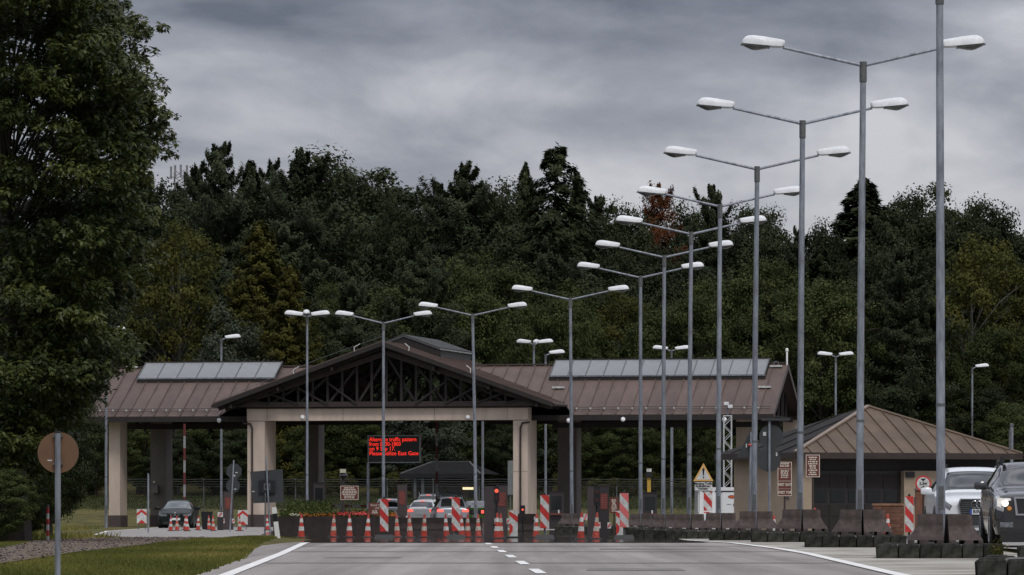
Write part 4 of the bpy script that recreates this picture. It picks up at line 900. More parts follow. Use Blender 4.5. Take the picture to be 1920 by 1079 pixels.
def guard_block():
    # half of a lamp guard: upright top, flared skirt, notched foot; inner side (x=0) is straight
    mb = MB(); s0, s1, h0, h1, h2 = .60, .44, .075, .33, .53
    mb.frustum((0.012,s0,-.34,.34), h0, (0.012,s1,-.20,.20), h1); mb.frustum((0.012,s1,-.20,.20), h1, (0.012,s1-.012,-.17,.17), h2)
    for (a, b) in ((.012,.13),(.28,.43),(.52,s0)): mb.box(a, b, -.34, .34, 0, h0+.001)
    return mb.mesh('guard_block', CONCB, False)
GBL = guard_block(); GBR = GBL.copy(); GBR.transform(Matrix.Diagonal((-1,1,1,1))); GBR.flip_normals()
IL = [(1645,1885),(1510,1702),(1409,1560),(1330,1470),(1265,1400),(1225,1340),(1187,1290),(1160,1250),(1040,1165)]
for i, (px, d, lean) in enumerate(LP[:9]):
    xc = X(px, d); y0 = d - (2.0, 3.4, 3.6, 4, 4.5, 5, 6, 6, 7)[i]; xl = X(IL[i][0], y0)
    isl = island(xl, X(IL[i][1], y0) - xl, y0, 5.5 if i < 4 else 8)
    zt = ground_z(min(max(xl+.2, 4.4), 9.2), y0) + .235
    for k, (me, sx) in enumerate(((GBR, -1), (GBL, 1))):
        off = [.0, 0, 0, .03, .05, .03, .05, 0, 0][i]
        o = link('lamp_guard', me, None, (xc + off + sx*.006, d - .52, zt), (0, 0, rk.uniform(-.03,.03) + (.05 if i == 0 and sx > 0 else 0)))
        if i == 0 and sx > 0: o.location.x += .035
        tag(o, f'brown concrete guard block at the {"left" if sx < 0 else "right"} foot of the {ORD[i]} road lamp', 'concrete block', 'concrete guard blocks')
island(X(1833, 58), 2.2, 58, 5); island(X(1911, 78), 1.3, 78, 4)
# weeds growing out of the kerb
def weed(px, d, z, h, label, m):
    r = np.random.default_rng(int(px)); n = 160; c = r.normal(size=(n,3))*np.array([.05,.05,.0]) ; c[:,2] = np.abs(r.normal(0,.5,n))*h; c[:,:2] *= (1+2*c[:,2:3])
    nn = r.normal(size=(n,3)); nn /= np.linalg.norm(nn,axis=1,keepdims=True); co, t = leaf_quads(c, nn, r.normal(size=(n,3))+np.array([0,0,1.]), .07*r.uniform(.6,1.4,n), .022*np.ones(n), r.random(n))
    tag(link('weed', crown_mesh('weed', co, t, m), None, (X(px,d), d, z)), label, 'weed')
weed(1871, 81.9, -.02, .22, 'green weed growing at the right end of the nearest kerb', L_YELL)
# concrete guards round the farther lamp feet
o = link('lamp_guard', GBL, None, (X(893,220), 220, -.2)); tag(o, 'brown concrete guard block beside the green car', 'concrete block', 'concrete guard blocks')

# ------------------------------------------------------------------ flower planter and low barriers closing the lane
PLB = mat('brown planter concrete', (.033,.026,.024), spec=.15, rough=.9, var=.2, scale=3, bump=.2, obj_var=.1)
pl0, pl1 = X(512, 213), X(744, 213)
pt = thing('flower_planter', 'long brown concrete planter with red and orange flowers', 'planter', (0, 213, -.2))
n = 4; w = (pl1-pl0)/n; tz = Z(969, 213)+.2
pme = MB().frustum((.01,w-.01,-.05,.22),0,(.01,w-.01,0,.2),tz).mesh('planter_panel', PLB)
for i in range(n): link('panel', pme, pt, (pl0+i*w, 0, 0))
MB().box(pl0, pl0+.2, .2, 21, 0, tz-.003).build('side_wall', PLB, pt); MB().box(pl1-.2, pl1, .2, 21, 0, tz-.003).build('side_wall', PLB, pt)
MB().box(pl0+.2, pl1-.2, .2, 21, 0, tz-.08).build('soil', mat('soil', (.02,.015,.01), rough=1), pt)
def flowerbed(name, n, xr, yr, zr, m, label, sz=.07):
    r = np.random.default_rng(n); c = np.c_[r.uniform(*xr,n), r.uniform(*yr,n), zr[0]+(zr[1]-zr[0])*r.random(n)*(.4+.6*np.sin(np.linspace(0,1,n)*40)**2)]
    nn = r.normal(size=(n,3))+np.array([0,-.5,.6]); nn /= np.linalg.norm(nn,axis=1,keepdims=True)
    co, t = leaf_quads(c, nn, r.normal(size=(n,3)), sz*r.uniform(.7,1.5,n), sz*.8*r.uniform(.7,1.3,n), r.random(n)); o = link(name, crown_mesh(name, co, t, m)); stuff(o); o['label'] = label; o['category'] = 'flowers'; return o
FLR = leafmat('red petals', (.42,.020,.022), (.60,.055,.060), (.70,.18,.19), trans=.15, obj_var=0); FLO = leafmat('orange petals', (.28,.035,.012), (.40,.09,.018), (.5,.2,.04), trans=.15, obj_var=0); FLW = leafmat('white petals', (.5,.48,.42), (.6,.58,.5), (.65,.5,.2), trans=.15, obj_var=0)
FG = leafmat('bedding leaves', (.018,.030,.008), (.04,.055,.014), (.085,.095,.028), trans=.2, obj_var=0)
zt = tz - .2
flowerbed('bedding_plants', 5200, (pl0+.25, pl1-.25), (213.4, 219), (zt-.05, zt+.30), FG, 'green leaves of the bedding plants in the planter', .10)
flowerbed('bedding_plants', 3000, (X(540,219), X(620,219)), (217, 222), (zt, zt+.75), FG, 'taller green plants around the slim lamp in the planter', .11)
flowerbed('red_flowers', 560, (X(632,214), X(690,214)), (213.3, 215), (zt+.06, zt+.22), FLR, 'bright red flowers in the middle of the planter', .075)
flowerbed('orange_flowers', 420, (X(560,214), X(632,214)), (213.3, 216), (zt+.0, zt+.2), FLO, 'orange flowers at the left of the planter', .07)
flowerbed('red_flowers', 240, (X(700,214), X(742,214)), (213.3, 215), (zt+.02, zt+.2), FLO, 'orange red flowers at the right end of the planter', .07)
flowerbed('white_flowers', 60, (X(544,214), X(574,214)), (213.2, 214), (zt+.04, zt+.15), FLW, 'few white flowers at the left corner of the planter', .07)
# low barrier wall closing the middle lane
b0, b1 = X(746, 214), X(905, 214); n = 3; w = (b1-b0)/n; bz = Z(971, 214)+.2
def jersey(w, h, m):
    P = [(-.24,0),(.24,0),(.24,.07),(.10,.30),(.085,h),(-.085,h),(-.10,.30),(-.24,.07)]
    mb = MB(); k = len(P); mb.add([(0,y,z) for y,z in P]+[(w,y,z) for y,z in P], [tuple(range(k)), tuple(reversed(range(k,2*k)))]+[(i,i+k,(i+1)%k+k,(i+1)%k) for i in range(k)]); return mb.mesh('barrier', m)
jm = jersey(w-.03, bz, PLB)
for i in range(n): tag(link('concrete_barrier', jm, None, (b0+i*w, 214, -.2)), f'dark concrete barrier behind the cones, {["left","middle","right"][i]} of three before the waiting cars', 'barrier', 'concrete barriers before the cars')
jm2 = jersey(X(1004,205)-X(962,205), .75, PLB); tag(link('concrete_barrier', jm2, None, (X(962,205), 205, -.2)), 'dark brown low block at the foot of the right gable column', 'barrier')
# ------------------------------------------------------------------ traffic cones
def cone_parts(h, red, white, base=True):
    rb, rtp = .112*h/.75, .026*h/.75; b = .035
    f = lambda z: rb + (rtp-rb)*(z-b)/(h-b)
    t = [("foot", MB().frustum((-.17*h/.75,.17*h/.75,-.17*h/.75,.17*h/.75),0,(-.16*h/.75,.16*h/.75,-.16*h/.75,.16*h/.75),b).mesh('cone_foot', BLACK)),
         ("body", MB().lathe([(f(b),b),(f(h*.97),h*.97),(rtp*.7,h)], 18).mesh('cone_body', red, True, 50))]
    for (a, c) in ((.30,.47),(.64,.80)): t.append(("band", MB().lathe([(f(a*h)+.004,a*h),(f(c*h)+.004,c*h)], 18).mesh('cone_band', white, True, 50)))
    return t
CN = {'new': cone_parts(.75, REDC, WREFL), 'dirty': cone_parts(.75, REDD, WDIRT), 'mid': cone_parts(.75, REDC, WDIRT)}
def cone(px, d, kind, label, group, rz=None, tilt=0, sc=1.0):
    o = thing('traffic_cone', label, 'traffic cone', (X(px,d), d, gz(d)+.021), rt.uniform(-.5,.5), group); o.rotation_euler.x = rt.uniform(-.05,.05); o.rotation_euler.y = rt.uniform(-.05,.05); o.scale = (sc*.95, sc*.95, sc)
    for nm, me in CN[kind]: link(nm, me, o)
G1 = 'cones closing the middle lanes'
for (px, d, k, lab) in [(565,149,'new','bright traffic cone beside the white roadside post at the grass tip'), (625,156,'dirty','smudged cone left of the group before the red flowers'), (655,152,'new','clean cone with wide black foot before the red flowers'),
        (689,154,'new','clean cone just left of the leftmost striped board'), (745,155,'dirty','dirty cone just right of the leftmost striped board'), (769,150,'dirty','dirtiest cone with smeared bands before the white car'),
        (795,153,'mid','stained cone between the white car and the silver wagon'), (837,152,'new','bright cone directly left of the striped board before the silver wagon'), (866,157,'new','cone half hidden behind the second striped board'),
        (877,154,'mid','grubby cone before the green car, left of the lamp foot'), (897,153,'dirty','grubby cone standing before the concrete guard block'), (932,139,'new','tall bright cone before the red signal light'), (938,146,'mid','orange cone half hidden behind the tall bright cone'),
        (1005,146,'new','cone with black tip beside the third striped board'), (1089,131,'new','largest bright cone before the mossy kerb'), (1117,135,'dirty','dirty cone before the dark post with maroon notice')]:
    cone(px, d, k, lab, G1)
G2 = 'cones round the dark sedan'
for (px, d, k, lab) in [(320,203,'new','cone under the sedan number plate, left one'), (332,206,'mid','stained cone right of the sedan number plate'), (347,212,'new','rear cone of the pair at the sedan headlight'), (351,203,'new','front cone of the pair at the sedan headlight'),
        (371,211,'new','clean cone alone right of the dark sedan'), (392,216,'mid','cone with pale torn band right of the sedan'), (400,205,'mid','cone touching the pale torn cone right of the sedan'), (449,204,'mid','faded cone at the thin leaning sign post'), (502,210,'new','cone half hidden by the big square sign posts')]:
    cone(px, d, k, lab, G2, sc=.86)
for (px, d, lab) in [(1452,149,'slim cone between two guard blocks before the beige wall'), (1533,160,'cone behind the guard block before the dark garage door'), (1656,146,'left cone of the pair before the brick wall'), (1665,140,'right cone of the pair before the brick wall')]:
    cone(px, d, 'new', lab, 'cones near the garage building', sc=.95)
# ------------------------------------------------------------------ striped guide boards
def stripes(w, h, n, x0=0, slope=1.0):
    """diagonal stripes clipped to the board w x h -> list of polygons (every second stripe), falling to the right"""
    polys = []; p = 2*h/n*1.0; k = -3
    def clip(poly, axis, val, keep_less):
        out_ = []
        for i in range(len(poly)):
            a, b = poly[i], poly[(i+1) % len(poly)]; ia = (a[axis] <= val) == keep_less; ib = (b[axis] <= val) == keep_less
            if ia: out_.append(a)
            if ia != ib:
                t = (val-a[axis])/(b[axis]-a[axis]); out_.append((a[0]+t*(b[0]-a[0]), a[1]+t*(b[1]-a[1])))
        return out_
    while k*p < h + w*slope + p:
        z = k*p; poly = [(0,z),(w,z-w*slope),(w,z-w*slope+p/2),(0,z+p/2)]
        poly = clip(clip(poly, 1, 0, False), 1, h, True)
        if len(poly) > 2: polys.append(poly)
        k += 1
    return polys
def board(px0, px1, py0, py1, d, label, red=RED, foot=True, rz=0, yoff=0, slope=1.15, n=4):
    w = (px1-px0)*d/F; h = (py1-py0)*d/F; z0 = Z(py1, d)
    t = thing('guide_board', label, 'guide board', (X((px0+px1)/2,d), d, gz(d)+.02), rz, 'red and white guide boards'); z0 -= gz(d)+.02
    p = MB().box(-w/2, w/2, 0, .05, z0, z0+h).build('panel', WREFL, t)
    for poly in stripes(w, h, n, slope=slope):
        MB().plate([(x-w/2, z+z0) for x, z in poly], -.004, -.0005).build('stripe', red, p)
    if foot: MB().frustum((-.30,.30,-.2,.25),0,(-.26,.26,-.15,.2),.10).build('foot', BLACK, t); MB().box(-.03,.03,.055,.11,.101,z0+h*.9).build('post', GALVD, t)
    MB().lathe([(.035,0),(.035,.05),(.015,.07)], 8, (0,.03,z0+h)).build('lug', BLKP, t)
board(712.5,728,936,997,146,'leftmost striped guide board before the planter'); board(847,862.5,933,996,146,'striped guide board before the silver wagon'); board(1013,1029.5,928.5,991,143,'striped guide board right of the right gable column'); board(1162,1178.5,925,989,141,'faded pinkish striped guide board left of the first kerb island', PINK)
board(1319.5,1335,922.5,962,168,'striped board on white post under the warning triangle', n=3); board(1697,1713,931,998,132,'striped guide board beside the brick wall'); 
# chevron boards
def chevron(px0, px1, py0, py1, d, label):
    w = (px1-px0)*d/F; h = (py1-py0)*d/F; z0 = Z(py1, d)-gz(d); t = thing('chevron_board', label, 'chevron board', (X((px0+px1)/2,d), d, gz(d)), 0, 'red and white chevron boards')
    p = MB().box(-w/2,w/2,0,.03,z0,z0+h).build('panel', WREFL, t)
    for zc in (.02, .52):
        P = [(-w/2, z0+h*zc-.0), (0, z0+h*(zc+.27)), (w/2, z0+h*zc), (w/2, z0+h*(zc+.2)), (0, min(z0+h*.998, z0+h*(zc+.47))), (-w/2, z0+h*(zc+.2))]
        if zc < .1: P = [(-w*.42, z0+.002), (w*.42, z0+.002), (0, z0+h*.27)]
        MB().plate(P, -.004, -.0005).build('arrow', RED, p)
    for s in (-1,1): MB().box(s*w*.35-.02, s*w*.35+.02, .031, .07, 0, z0+h*.8).build('leg', GALVD, t)
chevron(256.5,275,955,982,222,'chevron board left of the dark sedan'); chevron(446,464.5,957,984.5,222,'chevron board at the foot of the left gable column')
def arrow_board(px, d, label, flip=1):
    t = thing('curve_board', label, 'curve board', (X(px,d), d, gz(d)+.02)); h = .85; w = .26
    p = MB().box(-w/2,w/2,0,.04,.04,h).build('panel', WREFL, t)
    MB().plate([(-w/2,h*.98),(-w/2,h*.82),(w/2,h*.55),(w/2,h*.78)], -.004,-.0005).build('stripe', RED, p); MB().plate([(-w/2,h*.08),(-w*.1,h*.25),(-w*.1,h*.42),(-w/2,h*.55)], -.004,-.0005).build('stripe', RED, p); MB().box(-.22,.22,-.12,.16,0,.04).build('foot', BLACK, t)
arrow_board(963, 150, 'white and red curve board left of the right column plinth'); arrow_board(1163, 152, 'white and red curve board behind the faded guide board')
tt = thing('chevron_post', 'small striped chevron post before the dark garage door', 'post', (X(1528,152),152,gz(152))); MB().tube([(0,0,0),(0,0,.95)], .035, 6).build('post', WREFL, tt); MB().plate([(-.16,.62),(0,.86),(.16,.62),(.16,.72),(0,.98),(-.16,.72)], -.06,-.04).build('arrow', RED, tt)
# ------------------------------------------------------------------ roadside posts
dl = thing('delineator_post', 'white roadside marker post with black band leaning at the grass tip', 'post', (X(521,118), 118, ground_z(X(521,118),118)-.02)); dl.rotation_euler = (0, R(-7), 0)
for nm, a, b, m in (('shaft',0,.42,WHITE),('black_band',.42,.62,BLKP),('top',.62,.78,WHITE)): MB().frustum((-.06,.06,-.03,.03),a,(-.055,.055,-.03,.03),b-.001).build(nm, m, dl)
bd = 96; pb = thing('marker_post', 'thin red and white banded marker post beside the gravel track', 'post', (X(89.5,bd+22), bd+22, ground_z(X(89.5,bd+22),bd+22)))
hm = Z(946, bd+22) - ground_z(X(89.5,bd+22), bd+22)
for k in range(6): MB().tube([(0,0,hm*k/6.6),(0,0,hm*(k+1)/6.6-.001)], .037, 10).build('band', WREFL if k % 2 == 0 else RED, pb, True)
MB().tube([(0,0,hm*6/6.6),(0,0,hm)], .037, 10).build('tip', GALVD, pb, True)
bl3 = thing('bollard', 'small blue and white bollard at the right column foot', 'bollard', (X(1004,172),172,-.2))
for k,(a,b,m) in enumerate(((0,.15,WREFL),(.15,.32,mat('blue', (.02,.06,.2))),(.32,.5,WREFL),(.5,.56,BLKP),(.56,.68,WREFL))): MB().lathe([(.06,a),(.055,b-.001)], 12).build('band', m, bl3, True)
# ------------------------------------------------------------------ round sign seen from the back, on the verge
sd = 51; s1 = thing('round_sign', 'round brown sign seen from the back on a grey post at left', 'road sign', (X(109,sd), sd, ground_z(X(109,sd),sd)-.05)); sg = -(ground_z(X(109,sd),sd)-.05)
SB = mat('brown sign back', (.135,.070,.036), rough=.6, var=.10, scale=3); zc = Z(849,sd)+sg
MB().plate(regular(40, 38.5*sd/F, 0, zc), .0, .012).build('disc', SB, s1)
MB().tube([(0,-.035,-.3),(0,-.035,Z(812,sd)+sg)], .031, 12).build('post', GALV, s1, True); MB().tube([(0,-.035,Z(812,sd)+sg-.004),(0,-.035,Z(812,sd)+sg+.02)], .033, 12).build('cap', BLACK, s1)
for zz in (818, 870): MB().box(-.05,.05,-.04,-.0,Z(zz,sd)+sg-.012,Z(zz,sd)+sg+.012).build('clamp', GALVD, s1)
MB().box(X(89,sd)-X(109,sd), X(98,sd)-X(109,sd), -.003,-.0005, Z(865,sd)+sg, Z(862.5,sd)+sg).build('sticker', WREFL, s1)
# ------------------------------------------------------------------ signs seen from the back (dark) on thin posts
SBK = mat('dark sign back', (.030,.033,.036), rough=.6, var=.12, scale=2)
def stickers(t, pts, y):
    for (x,z,w,h) in pts: MB().box(x-w/2,x+w/2,y-.004,y-.0005,z-h/2,z+h/2).build('sticker', WREFL, t)
d = 200; s2 = thing('road_sign', 'stop sign and round sign seen from the back on a thin leaning post', 'road sign', (X(431,d), d, -.2)); s2.rotation_euler = (0, R(3.2), 0)
MB().tube([(0,-.04,0),(0,-.04,Z(863,d)+.2)], .03, 8).build('post', GALV, s2, True)
MB().plate(regular(8, .34, .03, Z(884,d)+.2, R(22.5)), 0, .01).build('octagon', SBK, s2); MB().plate(regular(28, .29, .02, Z(911,d)+.2), 0, .01).build('disc', SBK, s2); stickers(s2, [(.14,Z(886,d)+.2,.10,.03),(.06,Z(892,d)+.2,.07,.08),(.12,Z(917,d)+.2,.10,.03)], 0)
d = 188; s3 = thing('direction_sign', 'large dark square sign seen from the back on two leaning posts', 'road sign', (X(501,d), d, -.2))
c0 = X(501,d); q = lambda px, py: (X(px,d)-c0, Z(py,d)+.2)
MB().plate([q(475,944), q(532,942), q(530,880), q(469,885)], .0, .02).build('panel', SBK, s3); bx = MB().plate([q(486,925), q(516,925), q(516,901), q(486,901)], -.09, -.002).build('box', BLKP, s3)
MB().ring([q(495,919),q(507,919),q(507,907),q(495,907)], [q(497,917),q(505,917),q(505,909),q(497,909)], -.10,-.091).build('bracket', GALVD, bx); stickers(s3, [(*q(475,922),.10,.03)], 0)
for (a, b) in ((499,505),(498,497)):
    p0, p1 = q(b if a == 498 else 507, 996), q(a, 858 if a == 499 else 925); MB().tube([(p0[0],-.13,0),(p1[0],-.13,p1[1])], .03, 8).build('post', GALV if a == 499 else GALVD, s3, True)
d = 190; pz = thing('steel_pole', 'bare grey pole left of the dark sedan', 'pole', (X(278,d),d,gz(d))); MB().tube([(0,0,0),(0,0,Z(890,d)+.2)], .035, 8).build('shaft', GALV, pz, True); MB().lathe([(.04,0),(.04,.03),(.02,.05)],8,(0,0,Z(890,d)+.2)).build('cap', GALVD, pz)
d = 150; s4 = thing('road_sign', 'two dark discs seen from the back on one post before the beige wall', 'road sign', (X(1442.5,d), d, gz(d))); g4 = gz(d)
MB().tube([(0,-.05,0),(0,-.05,Z(790,d)-g4)], .038, 10).build('post', GALV, s4, True)
r4 = 22.5*d/F; MB().plate(regular(36, r4, X(1446,d)-X(1442.5,d), Z(819,d)-g4), 0,.012).build('disc', SBK, s4); MB().plate(regular(36, r4, X(1441.5,d)-X(1442.5,d), Z(862.5,d)-g4), -.012,-.001).build('disc', SBK, s4)
stickers(s4, [(X(1433.5,d)-X(1442.5,d),Z(814,d)-g4,.10,.12),(X(1456,d)-X(1442.5,d),Z(852,d)-g4,.04,.11)], -.013)
MB().box(X(1428,d)-X(1442.5,d), X(1481,d)-X(1442.5,d), -.15,.1, Z(789,d)-g4, Z(784.5,d)-g4).build('top_bar', SBK, s4)
d = 152; s5 = thing('road_sign', 'dark triangular sign seen from the back beside the fourth lamp post', 'road sign', (X(1406,d), d, gz(d))); q5 = lambda px, py: (X(px,d)-X(1406,d), Z(py,d)-gz(d))
MB().tube([(q5(1404,0)[0],-.05,0),(q5(1408,0)[0],-.05,q5(0,811)[1])], .034, 8).build('post', GALV, s5, True); MB().plate([q5(1381,858), q5(1431,858), q5(1407,808)], 0,.012).build('triangle', SBK, s5); stickers(s5, [(*q5(1399.5,836),.035,.12)], 0)
MB().tube([(q5(1406,0)[0]-.05,-.06,q5(0,835)[1]),(q5(1406,0)[0]+.05,-.06,q5(0,835)[1])], .04, 8).build('clamp', RED, s5)
# ------------------------------------------------------------------ LED display
dv = 3.5; ul, ur = U(691,dv), U(787,dv); DISP = thing('led_display', 'black display board with red glowing text under the gable', 'display board', CANOPY.matrix_basis @ Vector((ul, dv, 0)), -TH)
w = ur-ul; zt_, zb_ = ZL(818,ul,dv), ZL(867,ul,dv)
MB().box(0,w,0,.18,zb_,zt_).build('panel', mat('display black', (.008,.009,.010), rough=.5, var=.1), DISP); MB().ring([(-.04,zb_-.04),(w+.04,zb_-.04),(w+.04,zt_+.04),(-.04,zt_+.04)],[(.012,zb_+.012),(w-.012,zb_+.012),(w-.012,zt_-.012),(.012,zt_-.012)],-.03,.2).build('frame', mat('display frame', (.22,.23,.23), rough=.5), DISP)
LED = mat('red led', (.3,.01,.008), emit=(1,.035,.02), estr=1.0)
hh = zt_-zb_
for i, ln_ in enumerate(('Alternate traffic pattern', 'from 0830-1800', 'on 9 Sep 17.', 'Please utilize East Gate')):
    me = text_mesh(ln_, hh*.215, LED, 'LEFT', bold=.0015); xs_ = [v.co.x for v in me.vertices]; ww = max(xs_)-min(xs_)
    target = [.95, .635, .52, .985][i]*w*.97; o = link('text_line', me, DISP, (.035, -.006, zt_ - hh*(.135+.178*i)), (R(90),0,0)); o.scale = (target/ww, 1, 1)
MB().box(-.10,.02,.02,.14,0,zb_-.045).build('post', GALV, DISP)
for q_ in (.48,.9): MB().tube([(w*q_,.1,zt_+.04),(w*q_,.1,BT+.1)], .015, 6).build('hanger', GALVD, DISP)
# ------------------------------------------------------------------ warning triangle, brown notices, gate sign, height limit
def rounded_tri(s, z0): return [(-s/2,z0),(s/2,z0),(0,z0+s*.88)]
d = 165; wt = thing('warning_sign', 'yellow edged warning triangle with merging traffic plate on white post', 'road sign', (X(1318.5,d),d,gz(d))); g = gz(d); q6 = lambda px, py: (X(px,d)-X(1318.5,d), Z(py,d)-g)
YEL = mat('sign yellow', (.62,.36,.10), rough=.5, var=.06)
t1 = MB().plate([q6(1300,902.5), q6(1337.5,902.5), q6(1319,868.5)], 0,.02).build('triangle', YEL, wt); MB().plate([q6(1305,899.5), q6(1332.5,899.5), q6(1319,875.5)], -.004,-.0005).build('field', WREFL, t1)
MB().plate([q6(1318,892), q6(1320,892), q6(1321.2,879.5), q6(1319,877.5), q6(1316.8,879.5)], -.008,-.0045).build('mark', BLKP, t1); MB().plate(regular(14,1.6*d/F,*q6(1319,895.8)), -.008,-.0045).build('mark', BLKP, t1)
p1 = MB().plate([q6(1302.5,919.5), q6(1335.5,919.5), q6(1335.5,904.5), q6(1302.5,904.5)], 0,.02).build('plate', WREFL, wt)
for k, s_ in enumerate(('Merging Traffic','Einfädelnder','Verkehr')): text(s_, 5.6*d/F, BLKP, p1, (q6(1319 - (1.0 if k else 0),0)[0], -.003, q6(0,907.3+4.6*k)[1]), bold=.003)
MB().box(q6(1312,0)[0],q6(1317,0)[0],.03,.1,q6(0,964)[1],q6(0,919)[1]).build('post', WHITE, wt); MB().box(q6(1312,0)[0],q6(1317,0)[0],.03,.1,0,q6(0,964)[1]-.001).build('post_foot', BLACK, wt)
MB().ring([q6(1309,960),q6(1340,960),q6(1340,919.8),q6(1309,919.8)],[q6(1312,958),q6(1337,958),q6(1337,921.5),q6(1312,921.5)],.11,.15).build('frame', WHITE, wt)
def notice(px0, px1, py0, py1, d, label, rows, group=None, post=True, seed=1, border=True, extra=None, rz=0):
    t = thing('notice_board', label, 'notice board', (X((px0+px1)/2,d), d, gz(d)), rz, group); w = (px1-px0)*d/F; h = (py1-py0)*d/F; z0 = Z(py1,d)-gz(d)
    p = MB().box(-w/2,w/2,0,.03,z0,z0+h).build('panel', MAROON, t)
    if border: MB().ring([(-w/2+.01,z0+.01),(w/2-.01,z0+.01),(w/2-.01,z0+h-.01),(-w/2+.01,z0+h-.01)],[(-w/2+.028,z0+.028),(w/2-.028,z0+.028),(w/2-.028,z0+h-.028),(-w/2+.028,z0+h-.028)],-.003,-.0005).build('border', SIGNTX, p)
    if rows: greek('lettering', SIGNTX, p, -w/2+.06, w/2-.06, z0+.06, z0+h-.06, rows, -.0005, seed)
    if post:
        for xx in ((0,) if w < .8 else (-w*.3, w*.3)): MB().box(xx-.03,xx+.03,.031,.09,0,z0+h*.9).build('post', TIMBM, t)
    return t, p, z0, h, w
notice(638,672.5,911,938,205,'maroon notice board with pale text above the red flowers', 7, seed=3)
t_, p_, z0, h, w = notice(691,712,943,966,205,'maroon road closed notice beside the leftmost striped board', 0, seed=4, border=False); text('Road C', h*.26, SIGNTX, p_, (.06,-.003,z0+h*.80)); text('USE', h*.22, SIGNTX, p_, (.12,-.003,z0+h*.55)); greek('lettering', SIGNTX, p_, -.1,.15,z0+.05,z0+h*.4,2,-.0005,5)
t_, p_, z0, h, w = notice(1457.5,1485,866,931,153,'tall maroon sign lettered WEST GATE before the beige wall', 0, seed=6)
greek('lettering', SIGNTX, p_, -w*.42,w*.42,z0+h*.84,z0+h*.97,2,-.0005,7); greek('lettering', SIGNTX, p_, -w*.42,w*.42,z0+h*.52,z0+h*.76,4,-.0005,8)
for zz in (.44,.79): MB().box(-w*.47,w*.47,-.003,-.0005,z0+h*zz-.006,z0+h*zz+.006).build('divider', SIGNTX, p_)
text('WEST GATE', h*.11, SIGNTX, p_, (0,-.003,z0+h*.335), sx=.70, bold=.003); text('WEST TOR', h*.11, SIGNTX, p_, (0,-.003,z0+h*.11), sx=.72, bold=.003); MB().box(-w*.4,w*.4,-.003,-.0005,z0+h*.22-.003,z0+h*.22+.003).build('divider', SIGNTX, p_)
notice(1510.5,1537.5,852.5,895.5,156,'maroon text notice in front of the dark garage opening', 9, seed=9)
notice(1143,1160,933,963,172,'maroon notice panel right of the dark pylon', 10, seed=10, border=False)
d = 132; hs_ = thing('height_limit_sign', 'round red bordered height limit sign on a thin post', 'road sign', (X(1731,d+6),d+6,gz(d+6))); d += 6; zc = Z(907,d)-gz(d); rr = 15*d/F
MB().tube([(0,.03,0),(0,.03,zc)], .022, 8).build('post', BLKP, hs_); MB().plate(regular(40,rr,0,zc),0,.014).build('disc', RED, hs_); f_ = MB().plate(regular(40,rr*.80,0,zc),-.004,-.0005).build('field', WREFL, hs_)
for s in (-1,1): MB().plate([(-rr*.34,zc+s*rr*.62),(rr*.34,zc+s*rr*.62),(0,zc+s*rr*.26)] if s < 0 else [(rr*.34,zc+rr*.62),(-rr*.34,zc+rr*.62),(0,zc+rr*.26)], -.007,-.0045).build('arrow', BLKP, f_)
text('2,3m', rr*.48, BLKP, f_, (0,-.007,zc), bold=.003)
# ------------------------------------------------------------------ lane equipment: card reader pylons, cabinets, signals, barrier arms
PYL = mat('pylon brown', (.048,.034,.034), rough=.55, var=.12, scale=3); PYD = mat('pylon dark', (.024,.019,.020), rough=.5, var=.12); TXR = mat('red notice text', (.22,.05,.045), rough=.6)
def pylon(px0, px1, py0, d, label, back=None, m=PYL, bands=True, zt=None):
    t = thing('lane_pylon', label, 'pylon', (X((px0+px1)/2,d),d,gz(d))); w = (px1-px0)*d/F; h = Z(py0,d)-gz(d)
    MB().box(-w/2,w/2,0,.35,0,h).build('body', m, t); MB().box(-w/2-.012,w/2+.012,-.012,.362,h,h+.03).build('cap', PYD, t)
    n_ = MB().box(-w*.36,w*.36,-.012,-.001,h*.55,h*.86).build('notice', MAROON, t); greek('lettering', TXR, n_, -w*.32,w*.32,h*.57,h*.84,6,-.0125,int(px0))
    if back: MB().box(w/2*back[0],w/2*back[0]+back[1],.1,.7,0,h-.02).build('cabinet', PYL, t)
    if bands:
        for s in (-1,1): b_ = MB().box(s*w*.52-.06,s*w*.52+.06,-.02,-.013,h*.18,h*.30).build('reflector', WREFL, t); MB().plate([(s*w*.52-.05,h*.18+.01),(s*w*.52+.05,h*.25),(s*w*.52+.05,h*.29),(s*w*.52-.05,h*.23)],-.024,-.0205).build('stripe', RED, b_)
    return t
pylon(745,763,909,226,'brown pylon with maroon notice left of the white car'); pylon(930,952,911,196,'brown pylon with notice behind the red signal', back=(-3.0,.62)); pylon(1123,1142,912,158,'dark pylon with notice before the mossy kerb', back=(-3.2,.42), m=PYD); pylon(419,437,923,218,'brown pylon with notice left of the left gable column')
def cabinet(px0,px1,py0,d,label,m=PYD,name='cabinet'):
    t = thing(name,label,'cabinet',(X((px0+px1)/2,d),d,gz(d))); w=(px1-px0)*d/F; h=Z(py0,d)-gz(d); MB().box(-w/2,w/2,0,.5,0,h).build('body',m,t); MB().box(-w/2-.02,w/2+.02,-.03,.53,h,h+.05).build('lid',BLKP,t); MB().box(-w*.36,w*.36,-.015,-.001,h*.52,h*.9).build('window',glassmat('dark glass',(.012,.014,.015)),t); MB().box(-w*.45,w*.45,-.2,-.02,h*.38,h*.43).build('shelf',MAROON,t); MB().box(w*.1,w*.2,-.16,-.1,h*.43,h*.52).build('bottle',WREFL,t); return t
cabinet(1030,1057,923,228,'black cabinet with window behind the third striped board'); cabinet(588,608,907,245,'dark cabinet behind the slim lamp in the planter'); cabinet(1205,1232,925,232,'dark cabinet behind the row of guard blocks')
